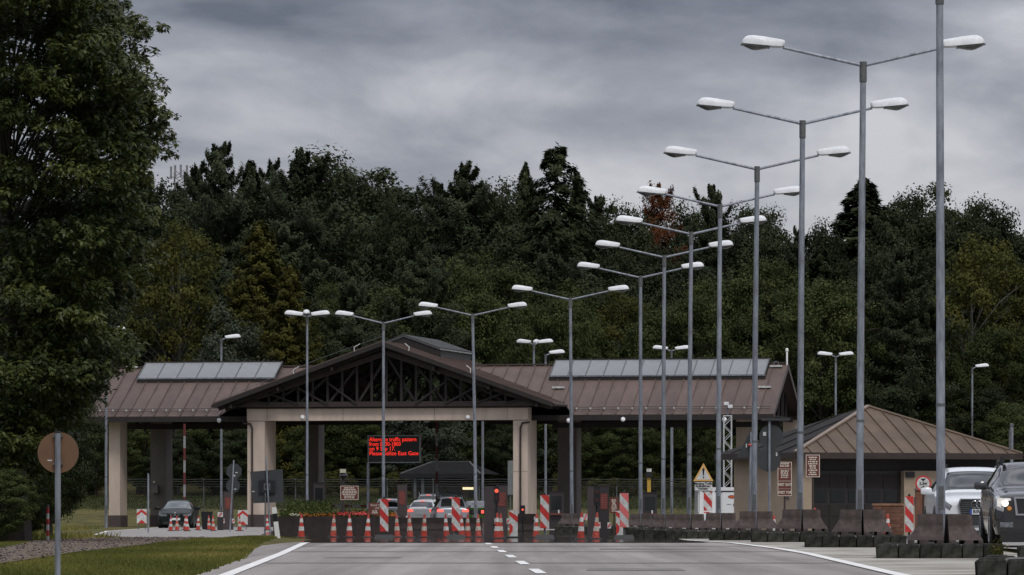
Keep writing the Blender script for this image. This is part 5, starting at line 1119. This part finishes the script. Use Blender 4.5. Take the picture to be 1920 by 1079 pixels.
def signal(px, d, py, label, lit, rl=.075):
    t = thing('traffic_signal', label, 'traffic signal', (X(px,d),d,gz(d))); h = Z(py,d)-gz(d); MB().tube([(0,.06,0),(0,.06,h-.1)], .045, 8).build('post', BLKP, t, True); b_ = MB().box(-.10,.10,-.08,.08,h-.62,h).build('housing', BLKP, t)
    for k in range(2):
        m = mat('red signal lit', (.6,.05,.03), emit=(1,.12,.06), estr=.9) if lit and k == 0 else mat('signal lens dark', (.05,.02,.015), rough=.2)
        MB().lathe([(rl,0),(rl*.9,.02)],14).build('lens', m, b_, loc=(0,-.082,h-.18-.27*k), rot=(R(90),0,0))
    return t
signal(931,182,912,'lane signal with lit red light beside the right gable column',True); signal(980,200,948,'small signal with red light left of the column plinth',True,.045); signal(1119,152,912,'unlit lane signal left of the dark pylon',False)
t = thing('camera_post', 'dark post with pale camera box left of the maroon notice', 'camera', (X(643,214),214,.0)); MB().tube([(0,0,-.2),(0,0,Z(893,214))], .07, 8).build('post', TIMBM, t); MB().box(-.13,.13,-.15,.2,Z(887,214),Z(880,214)).build('camera', mat('pale box', (.45,.43,.33)), t); MB().lathe([(.16,0),(.2,.12),(.1,.25)],10,(.03,0,Z(897,214))).build('dome', BLKP, t, True)
t = thing('camera_post', 'yellow post with grey camera box behind the middle guard blocks', 'camera', (X(1217,240),240,-.2)); MB().box(-.09,.09,0,.2,0,Z(896,240)+.2).build('post', mat('post yellow', (.42,.26,.03), rough=.5), t); MB().box(-.16,.16,-.1,.25,Z(896,240)+.2,Z(885,240)+.2).build('housing', BLKP, t); MB().box(-.12,.12,-.1,.25,Z(885,240)+.2,Z(879,240)+.2).build('camera', WREFL, t)
def boom(px, d, py0, py1, label):
    t = thing('barrier_arm', label, 'barrier', (X(px,d),d,gz(d))); z1 = Z(py0,d)-gz(d); z0 = Z(py1,d)-gz(d); n = 7; DR = mat('dark red', (.09,.010,.010))
    MB().box(-.2,.2,-.15,.25,0,z0+.05).build('motor_box', PYD, t)
    for k in range(n): a = z0+(z1-z0)*k/n; MB().box(-.06,.06,-.03,.03,a,z0+(z1-z0)*(k+1)/n-.001).build('band', DR if k % 2 == 0 else mat('boom white', (.22,.22,.225)), t)
boom(346,253,795,955,'raised red and white barrier arm behind the dark sedan'); boom(819,257,790,955,'raised red and white barrier arm in the centre bay')
t = thing('swing_barrier', 'lowered red and white barrier bar behind the planter', 'barrier', (X(548,258),258,-.2)); L9 = X(692,258)-X(548,258)
for k in range(9): MB().box(L9*k/9,L9*(k+1)/9-.002,0,.08,Z(951,258)+.2,Z(947,258)+.2).build('band', mat('dark red', (.14,.012,.012)) if k % 2 == 0 else mat('boom white', (.22,.22,.225)), t)
MB().box(-.15,.15,0,.3,0,1.1).build('post', PYD, t)
# striped low rail beside the dark pylon
t = thing('striped_rail', 'low red and white striped rail behind the largest cone', 'rail', (X(1094,200),200,-.2)); w = X(1112,200)-X(1094,200); z0 = Z(976,200)+.2
pp = MB().box(0,w,0,.04,z0,z0+.28).build('panel', WREFL, t)
for k in range(3): MB().plate([(w*k/3,z0+.002),(w*k/3+.07,z0+.002),(w*k/3+.17,z0+.278),(w*k/3+.10,z0+.278)] if k < 2 else [(w*.72,z0+.002),(w*.85,z0+.002),(w*.97,z0+.278),(w*.85,z0+.278)],-.004,-.0005).build('stripe', PINK, pp)
for xx in (.03,w-.07): MB().box(xx,xx+.04,.041,.08,0,z0+.2).build('leg', GALVD, t)
t = thing('striped_bollard', 'pair of dark bollards with red and white reflectors left of the sign posts', 'bollard', (X(413,214),214,-.2)); MB().box(-.13,.13,0,.26,0,.86).build('body', PYD, t); MB().box(-.12,.12,-.01,-.001,.6,.82).build('reflector', WREFL, t); MB().plate([(-.1,.62),(-.02,.62),(.1,.78),(.02,.78)],-.014,-.0105).build('stripe', RED, t)
t = thing('waste_bin', 'black bin with crooked white cone behind the sedan cones', 'bin', (X(388,222),222,-.2)); MB().frustum((-.2,.2,-.2,.2),0,(-.26,.26,-.26,.26),.8).build('body', BLKP, t); MB().box(-.28,.28,-.28,.28,.8,.84).build('lid', BLACK, t)
t = thing('wall_box', 'grey meter box on the rear column left of the sedan', 'box', CANOPY.matrix_basis @ Vector((U(291,9.1),9.05,0)), -TH); MB().box(-.18,.18,-.12,.1,ZL(925,U(291,9),9),ZL(911,U(291,9),9)).build('case', mat('box grey', (.16,.15,.14)), t); MB().box(-.05,.05,-.2,-.05,ZL(906,U(291,9),9),ZL(902,U(291,9),9)).build('lamp', WREFL, t)
# grey door leaf left of the right gable column
t = thing('sign_back', 'tall grey sign board seen from behind at the right gable column', 'road sign', (X(957,240),240,-.2)); MB().box(-.13,.13,0,.03,Z(928,240)+.2,Z(864,240)+.2).build('panel', mat('grey board', (.13,.14,.135)), t); MB().tube([(0,.05,0),(0,.05,Z(866,240)+.2)],.03,8).build('post', GALVD, t)
# ------------------------------------------------------------------ lattice camera tower behind the white van
ld = 205; lt = thing('camera_tower', 'white lattice mast with twin cameras behind the white van', 'mast', (X(1364.5,ld),ld,-.2)); LTW = mat('tower white', (.50,.51,.50), rough=.5); w = 7.2*ld/F; z1 = Z(779,ld)+.2; z0 = .2
lat = MB()
for sx in (-1,1):
    for y in (0, 2*w): lat.tube([(sx*w,y,0),(sx*w,y,z1)], .026, 6)
z = z0; k = 0
while z < z1-.3:
    s = 1 if k % 2 else -1; lat.bar((-s*w,0,z),(s*w,0,z+.33),.025); lat.bar((-s*w,2*w,z+.1),(s*w,2*w,z+.43),.022); lat.bar((w,0,z),(w,2*w,z+.33),.022); lat.bar((-w,2*w,z),(-w,0,z+.33),.022); z += .33; k += 1
for zz in (z1-.02, z1*.62, 1.4): lat.bar((-w,0,zz),(w,0,zz),.035); lat.bar((-w,2*w,zz),(w,2*w,zz),.03)
lat.build('lattice', LTW, lt); MB().tube([(0,w,z1),(0,w,z1+.35)],.03,8).build('stub', GALV, lt)
for (a, b) in ((-.06,.12),(.10,.0)): MB().box(a-.10,a+.10,w-.35,w+.15,z1+.32+b,z1+.45+b).build('camera', LAMPW, lt)
# ------------------------------------------------------------------ vehicles
GLS = mat('car glass', (.020,.024,.025), rough=.05, var=.1, spec=.8); TRIM = mat('car trim', (.012,.012,.013), rough=.5, var=.1); CHROME = mat('chrome', (.62,.63,.65), rough=.15, metal=1, var=.03)
TYRE = mat('tyre', (.016,.016,.016), rough=.85, var=.2); RIMM = mat('alloy', (.32,.33,.34), rough=.35, metal=.7, var=.05); PLATE = mat('number plate', (.66,.67,.66), rough=.5, var=.02); PLB_ = mat('plate blue', (.02,.06,.33))
HLG = mat('headlight glass', (.12,.13,.14), rough=.08, var=.4, scale=14, spec=.8); HLB = mat('headlight reflector', (.42,.43,.44), rough=.2, metal=.4, var=.35, scale=16, coat=.5); HLC = mat('lit headlight glass', (.55,.55,.54), rough=.15, var=.3, scale=12, emit=(1,.95,.85), estr=.22, coat=.4); HLIT = mat('headlight lit', (.9,.88,.82), emit=(1,.93,.80), estr=2.2); TLD = mat('tail light', (.30,.012,.012), rough=.2); TLIT = mat('tail light lit', (.8,.06,.05), emit=(1,.10,.07), estr=1.6)
SILVER = mat('silver paint', (.64,.66,.68), rough=.3, metal=.08, coat=.6, var=.02); SILV2 = mat('pale blue silver paint', (.36,.39,.43), rough=.28, metal=.35, coat=.6, var=.02); BLACKP = mat('black car paint', (.016,.016,.018), rough=.18, coat=1.0, var=.05); GREENBK = mat('dark green car paint', (.007,.010,.009), rough=.4, spec=.2, coat=.05, var=.05); WHITEP = mat('white car paint', (.70,.71,.71), rough=.3, coat=.6, var=.02); LIME = mat('lime green paint', (.16,.42,.04), rough=.3, coat=.6, var=.03); GREYP = mat('grey car paint', (.20,.205,.21), rough=.3, coat=.6, metal=.3, var=.02)
def cr_(p0,p1,p2,p3,t): return .5*((2*p1)+(-p0+p2)*t+(2*p0-5*p1+4*p2-p3)*t*t+(-p0+3*p1-3*p2+p3)*t**3)
class Car:
    """a car body as one smooth surface over a table of stations (y, half width, bottom, belt, top, half top width)"""
    def __init__(s, st):
        s.st = np.array(st, float); C_ = []
        for y, w, zb, zl, zt, wt in s.st:
            sh = min(.07, max(.015, (zt-zl)*.35)); mx, mz = (.975*w+wt)/2 + .015, (zl+zt-sh)/2
            C_.append([(0,y,zb),(.84*w,y,zb),(.965*w,y,zb+.09),(w,y,zb+.48*(zl-zb)),(.975*w,y,zl),(mx,y,mz),(wt,y,zt-sh),(wt*.70,y,zt-sh*.22),(0,y,zt)])
        s.C = np.array(C_); s.n = len(C_)
    def P(s, a, b):
        i = int(min(max(math.floor(a),0),s.n-2)); t = a-i; rows = []
        for k in (i-1,i,i+1,i+2):
            row = s.C[min(max(k,0),s.n-1)]; j = int(min(max(math.floor(b),0),7)); u = b-j
            g = lambda q: row[min(max(q,0),8)] if q <= 8 else row[7]*np.array([-1,1,1])
            rows.append(cr_(g(j-1) if j > 0 else row[1]*np.array([-1,1,1]), g(j), g(j+1), g(j+2), u))
        return cr_(*rows, t)
    def N(s, a, b):
        e = .02; du = s.P(min(a+e,s.n-1),b)-s.P(max(a-e,0),b); dv = s.P(a,min(b+e,8))-s.P(a,max(b-e,0)); n = np.cross(dv,du); return n/(np.linalg.norm(n)+1e-9)
    def body(s, m, parent):
        na, nb = (s.n-1)*5, 32; rows = []
        for i in range(na+1):
            a = i*(s.n-1)/na; half = [s.P(a, 8*j/nb) for j in range(nb+1)]
            rows.append([tuple(p) for p in half] + [(-p[0],p[1],p[2]) for p in reversed(half[1:-1])])
        mb = MB().grid(rows, close=True); k = len(rows[0]); mb.f.append(tuple(range(k))); e = na*k; mb.f.append(tuple(reversed([e+i for i in range(k)])))
        mb.f = [tuple(reversed(f)) for f in mb.f]
        return mb.build('body', m, parent, True, angle=50)
    def patch(s, name, m, parent, a0, a1, b0, b1, off=.006, side=1, na=6, nb=6, both=False, b0f=None, b1f=None):
        """a piece lying on the body surface; side -1 mirrors it, both spans the centre line"""
        rows = []
        for i in range(na+1):
            t = i/na; a = a0+(a1-a0)*t; lo = b0 + (b0f or 0)*t; hi = b1 + (b1f or 0)*t; r = []
            for j in range(nb+1):
                b = lo+(hi-lo)*j/nb; p = s.P(a,b); n = s.N(a,b); n = n if n[0]*p[0] >= -.01 or both else -n; q = p + off*(n if n[2] > -.5 else -n); r.append((side*q[0],q[1],q[2]))
            if both: r = r + [(-x,y,z) for x,y,z in reversed(r[:-1])]
            rows.append(r)
        return MB().grid(rows).build(name, m, parent, True, angle=50)
def wheel_parts(t, x, y, r, w, rimm=RIMM):
    s = 1 if x > 0 else -1
    wl = MB().lathe([(r*.72,-w/2),(r*.95,-w/2),(r,-w/2+.03),(r,w/2-.03),(r*.95,w/2),(r*.72,w/2)], 28).build('wheel', TYRE, t, True, loc=(x,y,r), rot=(0,R(90),0), angle=30)
    rm = MB().lathe([(r*.71,0),(r*.66,.012),(r*.60,-.03)], 28); 
    rr = rm.build('rim', rimm, wl, True, loc=(0,0,s*(w/2-.005)), rot=(0,0 if s > 0 else math.pi,0))
    return wl
def arch(t, x, y, r, m=TRIM):
    s = 1 if x > 0 else -1; MB().lathe([(r,-.012),(r,.012)], 28).build('wheel_arch', m, t, loc=(x,y,r*.92), rot=(0,R(90),0))
def mirror(t, x, y, z, m):
    s = 1 if x > 0 else -1
    mb = MB(); rows = [[(x+s*q, y+ya*sc, z+za*sc) for ya,za in ((-.06,-.07),(.05,-.07),(.06,0),(.05,.08),(-.05,.08),(-.09,.0))] for q, sc in ((0,.7),(.04,1),(.2,1.05),(.25,.75))]
    mb.grid(rows, close=True); mb.f.append((0,1,2,3,4,5)); mb.f.append((23,22,21,20,19,18)); mb.box(min(x,x-s*.1),max(x,x-s*.1),y-.02,y+.03,z-.06,z-.02); return mb.build('mirror', m, t, True, angle=50)
def plate(t, y, z, w=.52, txt=None, h=.11, front=True):
    p = MB().box(-w/2,w/2,y-.012,y,z-h/2,z+h/2).build('number_plate', PLATE, t); MB().box(-w/2,-w/2+.05,y-.014,y-.0125,z-h/2,z+h/2).build('country_band', PLB_, p)
    if txt: text(txt, h*.95, BLKP, p, (.03,y-.0145,z), bold=.002)
    return p
# ---- white silver SUV, front view
d = 108; px = 1843
suv = thing('suv', 'white silver SUV waiting behind the nearest lamp post', 'car', (X(px,d), d+2.4, gz(d)), R(-1))
S = [(-2.54,.70,.36,.72,.90,.60),(-2.50,.84,.27,.82,.97,.72),(-2.36,.93,.23,.90,1.03,.78),(-2.0,.98,.22,.97,1.09,.82),(-1.35,.99,.22,1.02,1.15,.83),(-1.05,.99,.22,1.04,1.19,.80),(-.30,.99,.22,1.07,1.63,.64),(.15,.99,.22,1.08,1.73,.64),(1.3,.99,.22,1.10,1.70,.62),(2.0,.97,.26,1.12,1.56,.60),(2.45,.92,.32,1.10,1.22,.60),(2.52,.80,.40,1.0,1.08,.5)]
c = Car(S); c.body(SILVER, suv)
c.patch('windshield', GLS, suv, 5.08, 6.0, 6.12, 8, both=True, na=10); 
for s in (-1,1):
    c.patch('side_window', GLS, suv, 5.7, 9.0, 4.3, 5.85, side=s, na=10)
    hl = c.patch('headlight', HLG, suv, .35, 2.3, 3.95, 5.6, .010, s); c.patch('headlight_bezel', TRIM, hl, .25, 2.25, 3.95, 5.65, .005, s)
    MB().lathe([(.075,0),(.06,.02),(.02,.03)],16).build('lamp_unit', CHROME, hl, True, loc=(s*.70,-2.50,.80), rot=(R(78),0,0))
    mirror(suv, s*1.0, -.85, 1.17, SILVER); wheel_parts(suv, s*.88, -1.55, .38, .26); wheel_parts(suv, s*.88, 1.45, .38, .26); arch(suv, s*.985, -1.55, .44); arch(suv, s*.985, 1.45, .44)
    MB().tube([(s*.63,-.25,1.66),(s*.64,-.1,1.76),(s*.63,1.2,1.75),(s*.60,1.9,1.62)], .02, 6).build('roof_rail', CHROME if s < 0 else GALV, suv, True); MB().box(s*.63-.04,s*.63+.04,-.2,.0,1.70,1.79).build('rail_foot', TRIM, suv)
    MB().box(min(s*.50,s*.82),max(s*.50,s*.82),-2.56,-2.45,.36,.50).build('air_intake', TRIM, suv)
gp = [(-.50,.86),(-.40,.36),(.40,.36),(.50,.86),(.42,.93),(-.42,.93)]
gp = [(-.40,.40),(.40,.40),(.50,.86),(.46,.97),(-.46,.97),(-.50,.86)]
gr = MB().plate(gp, -2.585,-2.50).build('grille', TRIM, suv); MB().ring([(x*1.06,.635+(z-.635)*1.08) for x,z in gp], gp, -2.60,-2.55).build('grille_frame', CHROME, gr)
for k in range(11): z = .44+k*.047; w = .40+.10*(z-.40)/.46 if z < .86 else .46; MB().box(-w*.95,w*.95,-2.595,-2.586,z,z+.012).build('grille_bar', GALVD, gr)
for k in range(4):
    pts = [(.075*math.cos(a),0,.075*math.sin(a)) for a in [2*math.pi*i/20 for i in range(21)]]; MB().tube([(x-.165+.11*k,-2.615-.004*(k%2),z+.865) for x,_,z in pts], .012, 6, cap=False).build('emblem_ring', CHROME, gr, True)
plate(suv, -2.60, .70, .54, 'BIR·VP 54', .12); MB().box(-.66,.66,-2.57,-2.44,.29,.345).build('skid_plate', SILVER, suv); MB().box(-.72,.72,-2.5,-2.3,.10,.285).build('lower_bumper', TRIM, suv)
MB().tube([(0,-.62,1.40),(0,-.62,1.30)], .02, 6).build('hanging_charm', mat('pale charm', (.3,.4,.36)), suv); MB().box(-.55,-.43,-.95,-.94,1.21,1.24).build('sticker', mat('sticker green', (.05,.3,.14)), suv)
# ---- black SUV, front right corner in view
d = 92; blk = thing('suv', 'black SUV with lit headlight at the right picture edge', 'car', (X(1962,d), d+2.4, 0), R(-2))
S = [(-2.35,.72,.38,.78,.96,.60),(-2.31,.84,.27,.86,1.02,.74),(-2.18,.90,.24,.94,1.07,.78),(-1.8,.925,.24,1.0,1.12,.80),(-1.2,.925,.24,1.05,1.17,.80),(-.95,.925,.24,1.07,1.20,.78),(-.20,.925,.24,1.10,1.60,.62),(.2,.925,.24,1.11,1.68,.62),(1.2,.925,.24,1.13,1.66,.60),(1.9,.91,.27,1.14,1.52,.58),(2.25,.87,.33,1.1,1.2,.58),(2.33,.75,.4,1.0,1.08,.5)]
c = Car(S); c.body(BLACKP, blk); c.patch('windshield', GLS, blk, 5.08, 6.0, 6.12, 8, both=True, na=10)
for s in (-1,1):
    for (a, b) in ((5.65,7.35),(7.45,8.7)): c.patch('side_window', GLS, blk, a, b, 4.3, 5.85, side=s, na=8)
    hl = c.patch('headlight', HLB, blk, .2, 2.1, 3.55, 5.7, .012, s); MB().lathe([(.062,0),(.054,.03),(.025,.05)],16).build('lamp_unit', HLIT, hl, True, loc=(s*.70,-2.345,.86), rot=(R(80),0,0)); MB().lathe([(.05,0),(.04,.03)],12).build('lamp_unit', mat('indicator', (.5,.2,.03)), hl, True, loc=(s*.62,-2.345,.76), rot=(R(80),0,0))
    pl_ = [(-.865,.97),(-.85,.80),(-.66,.735),(-.52,.79),(-.60,.955)]; MB().plate(pl_ if s < 0 else [(-x,z) for x,z in reversed(pl_)], -2.345,-2.25).build('headlight_glass', HLC, hl)
    mirror(blk, s*.95, -.78, 1.20, BLACKP); wheel_parts(blk, s*.83, -1.42, .365, .24); wheel_parts(blk, s*.83, 1.42, .365, .24); arch(blk, s*.922, -1.42, .42); arch(blk, s*.922, 1.42, .42)
    MB().tube([(s*.61,-.15,1.62),(s*.62,0,1.72),(s*.61,1.2,1.71),(s*.58,1.8,1.58)], .022, 6).build('roof_rail', TRIM, blk, True); MB().box(s*.61-.05,s*.61+.05,-.12,.06,1.66,1.77).build('rail_foot', TRIM, blk)
    MB().box(min(s*.55,s*.8),max(s*.55,s*.8),-2.37,-2.25,.40,.50).build('fog_light', HLG, blk)
gr = MB().plate([(-.46,.66),(.46,.66),(.50,.95),(-.50,.95)],-2.385,-2.3).build('grille', TRIM, blk); MB().ring([(-.50,.63),(.50,.63),(.54,.99),(-.54,.99)],[(-.46,.66),(.46,.66),(.50,.95),(-.50,.95)],-2.40,-2.35).build('grille_frame', CHROME, gr); text('GMC', .17, CHROME, gr, (0,-2.40,.80), bold=.008, depth=.01); plate(blk,-2.40,.53,.52)
MB().box(-.78,.78,-2.33,-2.1,.12,.30).build('lower_bumper', TRIM, blk); MB().box(.42,.52,-.90,-.89,1.22,1.25).build('sticker', mat('sticker green', (.05,.3,.14)), blk)
# ---- dark green sedan, front view
def sedan_stations(L=4.47, W=.87, H=1.41):
    h = L/2; k = H/1.41
    return [(-h,.60,.32,.58,.70,.52),(-h+.04,.74,.22,.66,.75,.64),(-h+.18,.83,.19,.72,.80,.70),(-h+.6,W,.18,.80,.88,.74),(-h+1.15,W,.18,.86,.94,.74),(-h+1.42,W,.18,.88,.97,.72),(-h+2.05,W,.18,.91,1.33*k,.56),(-h+2.5,W,.18,.92,1.41*k,.56),(-h+3.05,W,.18,.93,1.385*k,.55),(-h+3.75,W,.19,.95,1.06*k,.60),(-h+4.1,.84,.22,.95,1.03*k,.66),(h-.05,.78,.28,.90,.98*k,.60),(h,.62,.35,.80,.86,.5)]
d = 237; bmw = thing('sedan', 'dark green sedan leaving the left wing behind the cones', 'car', (X(326,d)+.1, d+2.1, -.2), R(-1)); c = Car(sedan_stations()); c.body(GREENBK, bmw)
c.patch('windshield', mat('bright glass', (.11,.125,.13), rough=.08, var=.3, scale=1.2, spec=.8), bmw, 5.06, 6.05, 6.12, 8, both=True, na=10)
for s in (-1,1):
    for (a,b) in ((5.7,7.1),(7.2,8.5)): c.patch('side_window', GLS, bmw, a, b, 4.3, 5.85, side=s, na=8)
    hl = c.patch('headlight', HLG, bmw, .35, 1.7, 3.75, 5.0, .010, s); mirror(bmw, s*.9, -.78, .99, GREENBK); wheel_parts(bmw, s*.77, -1.37, .31, .21); wheel_parts(bmw, s*.77, 1.36, .31, .21); arch(bmw, s*.867, -1.37, .36); arch(bmw, s*.867, 1.36, .36)
    MB().box(min(s*.40,s*.68),max(s*.40,s*.68),-2.24,-2.14,.60,.71).build('headlight_glass', HLG, hl)
    k_ = MB().plate([(s*.03,.60),(s*.19,.60),(s*.20,.70),(s*.16,.73),(s*.05,.73),(s*.02,.70)] if s > 0 else [(-.19,.60),(-.03,.60),(-.02,.70),(-.05,.73),(-.16,.73),(-.20,.70)],-2.275,-2.2).build('kidney_grille', TRIM, bmw); P_ = [(s*.11+x,.665+z) for x,z in regular(16,.09)]; MB().ring([(s*.11+1.25*x,.665+.85*z) for x,z in regular(16,.09)],[(s*.11+1.25*x,.665+.85*z) for x,z in regular(16,.072)],-2.285,-2.276).build('grille_rim', CHROME, k_)
plate(bmw,-2.26,.46,.52); MB().box(-.6,.6,-2.25,-2.1,.2,.33).build('lower_bumper', TRIM, bmw); MB().lathe([(.035,0),(.03,.015)],12).build('bonnet_badge', WREFL, bmw, loc=(0,-2.2,.77), rot=(R(70),0,0)); MB().box(.02,.42,-.58,-.57,1.07,1.13).build('windshield_paper', WREFL, bmw)
# ---- cars queueing, seen from behind
def hatch_stations(L, W, H, wag=True):
    h = L/2; return [(-h,.66,.36,.70,.80,.55),(-h+.05,.78,.24,.78,.88,.66),(-h+.3,W*.97,.2,.86,.95,.70),(-h+1.1,W,.2,.92,1.02,.72),(-h+1.4,W,.2,.94,1.05,.70),(-h+2.1,W,.2,.97,H*.95,.60),(-h+2.6,W,.2,.98,H,.60),(h-1.2,W,.2,.99,H*.985,.59),(h-.55,W*.99,.22,1.0,H*.94,.57),(h-.12,W*.95,.24,.98,1.06,.66),(h-.03,W*.90,.30,.93,1.0,.62),(h,W*.80,.36,.86,.92,.5)]
def rear_car(px, d, L, W, H, m, label, tail='lit', name='car', glass=GLS, rz=0, lower=None, ptxt=None, wrap=True):
    t = thing(name, label, 'car', (X(px,d), d+L/2, -.2), rz+math.pi); c = Car(hatch_stations(L,W,H)); c.body(m, t); a8 = 8
    c.patch('rear_window', glass, t, 8.05, 8.92, 6.15, 8, .008, both=True, na=8)
    for s in (-1,1):
        for (a,b) in ((5.7,6.9),(7.0,8.0)): c.patch('side_window', glass, t, a, b, 4.3, 5.85, side=s, na=8)
        tl = c.patch('tail_light', TLD, t, 8.75, 10.6, 3.75, 5.1, .010, s); MB().box(min(s*W*.55,s*W*.90),max(s*W*.55,s*W*.90),L/2-.1,L/2+.015,.80,.93).build('tail_lens', TLIT if tail == 'lit' else TLD, tl)
        mirror(t, s*(W+.01), -L/2+1.55, 1.08, m); wheel_parts(t, s*(W-.12), -L/2+.9, .32, .21); wheel_parts(t, s*(W-.12), L/2-.95, .32, .21); arch(t, s*(W-.003), L/2-.95, .37)
        if wrap: MB().tube([(s*.57,-L/2+2.3,H-.02),(s*.58,-L/2+2.5,H+.05),(s*.57,L/2-.9,H+.02),(s*.55,L/2-.7,H-.06)], .018, 6).build('roof_rail', GALV, t, True)
    MB().box(-.26,.26,L/2-.01,L/2+.02,.62,.73).build('number_plate', PLATE, t); MB().box(-.7,.7,L/2-.15,L/2+.012,.22,.36).build('lower_bumper', TRIM, t); MB().box(-.13,.13,L/2-.50,L/2-.47,H*.945,H*.96).build('brake_light', TLIT, t)
    return t
rear_car(797, 268, 4.0, .85, 1.47, WHITEP, 'white hatchback with lit brake lights left of the silver wagon', rz=R(-6), wrap=False)
rear_car(842, 251, 4.5, .91, 1.62, SILV2, 'silver wagon waiting in the middle of the gate', rz=R(5))
rear_car(803, 292, 4.6, .92, 1.9, GREYP, 'dark grey van behind the white hatchback', tail='off', rz=R(0))
rear_car(728, 262, 4.3, .88, 1.55, SILVER, 'pale silver car half hidden by the leftmost brown pylon', tail='off', wrap=False)
# lime green coupe with three part tail lights
d = 257; mu = thing('coupe', 'lime green coupe with black tail panel and three part tail lights', 'car', (X(891,d), d+2.35, -.2), math.pi); W=.94; H=1.40
S = [(-2.35,.7,.36,.70,.80,.55),(-2.3,.82,.24,.78,.88,.66),(-2.0,.92,.2,.84,.93,.70),(-1.2,W,.2,.88,.98,.72),(-.8,W,.2,.90,1.0,.70),(-.1,W,.2,.92,1.33,.56),(.3,W,.2,.93,H,.55),(.8,W,.2,.94,1.36,.55),(1.65,W,.22,.98,1.08,.62),(2.1,.93,.24,1.0,1.06,.74),(2.3,.90,.3,.98,1.03,.74),(2.35,.84,.36,.92,.98,.66)]
c = Car(S); c.body(LIME, mu); c.patch('rear_window', GLS, mu, 7.1, 7.95, 6.15, 8, .008, both=True, na=8); c.patch('roof', BLACKP, mu, 5.9, 7.05, 5.6, 8, .006, both=True)
tp = MB().box(-.86,.86,2.30,2.372,.66,.92).build('tail_panel', BLACKP, mu); MB().lathe([(.10,0),(.09,.02)],18).build('tail_badge', WREFL, tp, loc=(0,2.375,.80), rot=(R(-90),0,0)); MB().lathe([(.07,0),(.06,.02)],18).build('badge_center', TRIM, tp, loc=(0,2.39,.80), rot=(R(-90),0,0)); MB().box(-.84,.84,2.25,2.38,.93,.96).build('spoiler_edge', LIME, mu)
for s in (-1,1):
    for k in range(3): x0 = s*(.32+.18*k); MB().box(min(x0,x0+s*.14),max(x0,x0+s*.14),2.36,2.385,.72,.89).build('tail_lens', TLIT, mu)
    wheel_parts(mu, s*.82, 1.4, .35, .26); wheel_parts(mu, s*.82, -1.4, .35, .26); mirror(mu, s*.95, -.75, 1.02, LIME); c.patch('side_window', GLS, mu, 5.3, 6.9, 4.3, 5.8, side=s)
MB().box(-.15,.15,2.36,2.375,.5,.62).build('number_plate', PLATE, mu); MB().box(-.75,.75,2.2,2.36,.2,.45).build('lower_bumper', TRIM, mu)
# ---- white box van, rear doors
d = 190; v = thing('van', 'white van with red oval badge on its rear door behind the guard blocks', 'van', (X(1352,d), d, -.2)); x0, x1 = X(1310,d)-X(1352,d), X(1392,d)-X(1352,d); h = Z(914,d)+.2
rows = [[(x0+.03,y,.35),(x0,y,.6),(x0+.02,y,h-.12),(x0+.1,y,h),(x1-.1,y,h),(x1-.02,y,h-.12),(x1,y,.6),(x1-.03,y,.35)] for y in (0,4.6)]
mb = MB().grid(rows, close=True); mb.f += [tuple(reversed(range(8))), tuple(range(8,16))]; mb.build('body', WHITEP, v)
mid = X(1336,d)-X(1352,d)
dr = MB().box(X(1354,d)-X(1352,d), x1-.06, -.03, -.002, .5, h-.2).build('rear_door', WHITEP, v); MB().box(x0+.06, X(1352,d)-X(1352,d)-.02, -.03, -.002, .5, h-.2).build('rear_door', WHITEP, v)
MB().box(x0+.05,x1-.05,-.04,-.031,h-.19,h-.14).build('door_seal', TRIM, v)
ov = [(X(1372,d)-X(1352,d)+.15*math.cos(a), Z(932,d)+.2+.07*math.sin(a)) for a in [2*math.pi*i/24 for i in range(24)]]; e_ = MB().plate(ov,-.036,-.031).build('badge', TRIM, dr); MB().plate([(X(1372,d)-X(1352,d)+(x-(X(1372,d)-X(1352,d)))*.85, Z(932,d)+.2+(z-Z(932,d)-.2)*.8) for x,z in ov],-.04,-.0365).build('badge_field', mat('badge red', (.45,.08,.02)), e_)
MB().box(X(1375,d)-X(1352,d),X(1383,d)-X(1352,d),-.06,-.031,Z(949,d)+.2,Z(945,d)+.2).build('door_handle', TRIM, dr); greek('lettering', TRIM, dr, X(1363,d)-X(1352,d), X(1371,d)-X(1352,d), Z(947,d)+.2, Z(945,d)+.2, 1, -.031, 2)
MB().box(x0,x1,-.12,.02,.3,.48).build('bumper', TRIM, v)
for s_,xx in ((-1,x0+.2),(1,x1-.2)): wheel_parts(v, xx, .9, .33, .2)
